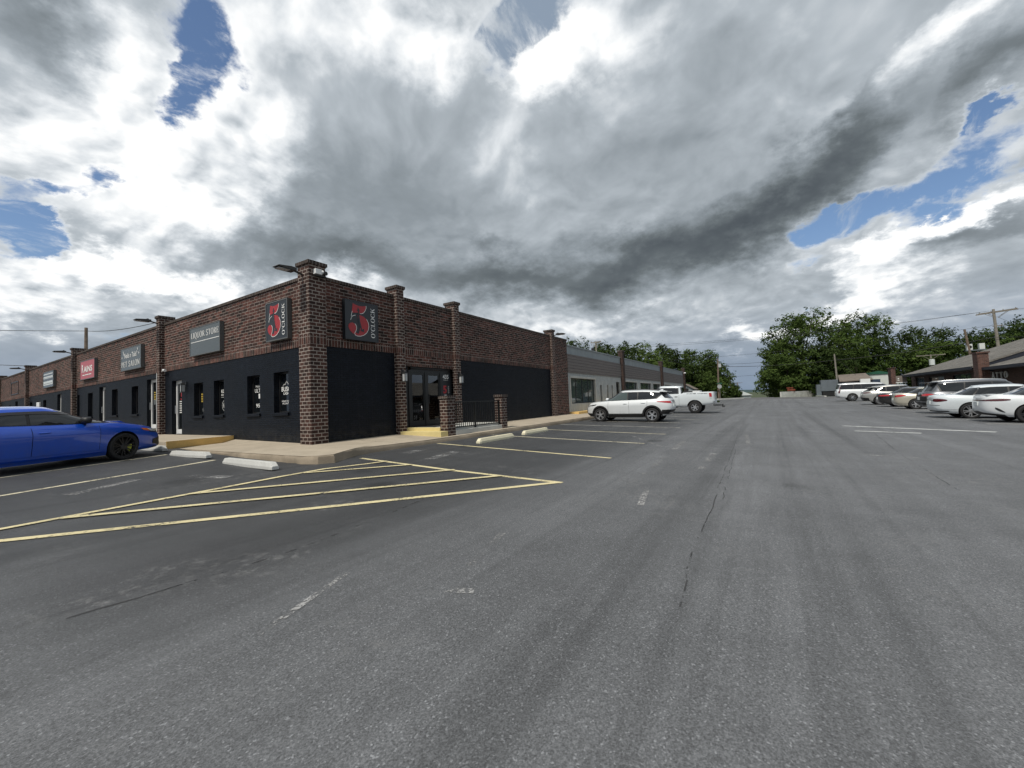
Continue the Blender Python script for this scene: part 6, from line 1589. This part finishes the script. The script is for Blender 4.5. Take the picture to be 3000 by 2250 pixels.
ATLAS = dict(L=5.06, W=1.98, WB=2.98, FO=.93, R=.385, tw=.25, rim=.265, spoke=(5, .06, .04, .3, 0), rimmat='silver', paint='p_gray', ra=.43,
    sh=[(-2.65, 1.13), (-2.1, 1.16), (-1, 1.13), (.5, 1.10), (1.4, 1.08), (2.1, 1.02), (2.42, .92)], zb=[(-2.65, .42), (-1.9, .30), (1.9, .26), (2.42, .3)],
    roof=[(-2.5, 1.58), (-1.6, 1.68), (-.5, 1.71), (.2, 1.69), (.7, 1.61), (1.1, 1.5)], gl=(1.62, .62, -2.15, -2.5), gw=(.89, .70), rake=.12, nr=5.5, gnr=4.5, crown=[(-2.65, .02), (1.4, .04), (2.1, .05), (2.42, .03)],
    rear=[(0, -.14), (.2, -.01), (.5, 0), (.8, -.03), (1, -.07)], win=((-1.95, -1.1, -.1, 1.3), (-2.05, -1.05, -.08, .6)), doors=((-1.15, -.1), (-.1, 1.05)),
    lamps=[('taillight', 'lamp_red', False, .42, 1.06, (.92, 1.05), (.95, 1.07), 'al'), ('bumper_insert', 'black', False, .0, 1.02, (.38, .62), (.40, .58))], bands=[('lamp_strip', 'dark', False, 0, .42, .95, 1.0, .007), ('chrome_strip', 'chrome', False, 0, 1.0, .62, .635, .012), ('lower_chrome', 'chrome', False, 0, .9, .43, .445, .014), ('tailgate_panel', 'black', False, 0, .8, .64, .90, .005)], plate=.80, rails=(-2.0, .5), railmat='alu', spoiler=(-2.25, 1.66, .66, .2))

rt, k_ = vehicle('blue_sedan', BLUE, 'shiny blue sedan with dark wheels and lime brake calipers at the left edge', 'car')
park(rt, -3.41-.94*1.325-.342*.79, 2.66-.342*1.325+.94*.79, R(20), 2.65)
b = MB(); b.prism([(1.0, .95), (1.05, .965), (1.62, .945), (1.75, .89), (1.7, .86), (1.05, .93)], 'y', -.28, .28); b.build('hood_scoop', M['p_blue'], rt, bevel=.02)
b = MB()
for sg in (1, -1):
    k_['side'](b, (-1.3, 1.0), (-1.15, .42), lambda x: k_['roof'](x)-.115, lambda x: k_['roof'](x)-.06, sg, .02, 24, 2)
b.build('window_visor', M['visor'], rt, smooth=60)
for sg in (1, -1):
    b = MB(); k_['side'](b, (-.95, .95), (-.95, .98), lambda x: .165, lambda x: .235, sg, .045, 10, 2); b.build('side_skirt', M['p_blue'], rt, smooth=60)
b = MB()
k_['ends'](b, k_['tub'], True, 0, 1.0, (.16, .185), (.17, .195), 1, .05); k_['ends'](b, k_['tub'], True, 0, 1.0, (.16, .185), (.17, .195), -1, .05); b.build('front_lip', M['black'], rt)
rt, k_ = vehicle('white_suv', SUVW, 'white compact SUV with black cladding parked before the gray wing', 'SUV')
park(rt, 13.83+.82, -4.75, R(90), 2.64)
rt, k_ = vehicle('pickup_truck', TRUCK, 'white crew cab pickup truck with phone numbers on its bed and a tow hitch', 'truck')
park(rt, 23.75+.88, -6.59+1.85, R(90), 3.70)
b = MB(); FT = lambda u, v, n: (-1.34-u, k_['surf'](-1.34-u, 1.35)+.006+n, 1.315+v)
text(b, '417-294-7800', FT, .0, 0, .62, .07, n=0, bold=.02); text(b, '417-209-8053', FT, .70, 0, .62, .07, n=0, bold=.02); b.build('lettering', M['black'], rt)
b = MB(); b.prism([(-3.02, .66), (-3.02, .86), (-3.2, .84), (-3.24, .70), (-3.2, .62)], 'y', -.94, .94); b.build('bumper', M['chrome'], rt, bevel=.02)
b = MB(); b.box(-3.5, -2.9, -.035, .035, .50, .57); b.box(-3.52, -3.45, -.04, .04, .40, .60); b.box(-3.62, -3.45, -.04, .04, .40, .44); b.blob((-3.57, 0, .49), (.03, .03, .035), 10, 6, 1); b.build('tow_hitch', M['black'], rt)
b = MB(); b.box(-1.62, -1.12, -.85, .85, 1.2, 1.53); b.build('toolbox', M['black'], rt, bevel=.02)
b = MB(); b.box(-2.15, -1.68, -.4, .6, 1.2, 1.55); b.build('white_bin', M['white'], rt, bevel=.02)
b = MB()
k_['side'](b, (-.75, 1.2), (-.75, 1.2), lambda x: .40, lambda x: .46, 1, .06, 6, 1); k_['side'](b, (-.75, 1.2), (-.75, 1.2), lambda x: .40, lambda x: .46, -1, .06, 6, 1); b.build('step_bar', M['black'], rt)
for name, S_, label, cat, x, yr in (
    ('white_sedan', K5, 'white sedan with black diffuser and slim lamp strip at the right edge', 'car', 15.6+.80, -18.9),
    ('white_sedan', PASS, 'white sedan with chrome window trim and almond shaped dark tail lamps', 'car', 18.55+.79, -18.27),
    ('gray_suv', ATLAS, 'large dark gray SUV with silver roof rails behind the white sedans', 'SUV', 23.95, -19.0),
    ('cream_sedan', CRUZE, 'cream colored sedan with red tail lamps between black sedan and gray SUV', 'car', 29.97+.78, -19.04),
    ('black_sedan', BLACK, 'black sedan with bright red tail lamps between silver crossover and cream sedan', 'car', 35.3, -19.1),
    ('silver_suv', RX, 'silver crossover with black lower body beside the long white SUV', 'SUV', 39.32+.82, -18.85),
    ('white_suv', ESC, 'long boxy white SUV with tall narrow tail lamps, farthest in the right row', 'SUV', 50.67+.9, -18.6)):
    rt, k_ = vehicle(name, S_, label, cat); park(rt, x, yr-S_['WB']/2, R(-90), S_['WB'])
    if S_ is ESC: rt.scale = (1.04, 1.04, 1.04)
sc.cycles.use_adaptive_sampling = True; sc.cycles.adaptive_threshold = .015; sc.cycles.adaptive_min_samples = 24
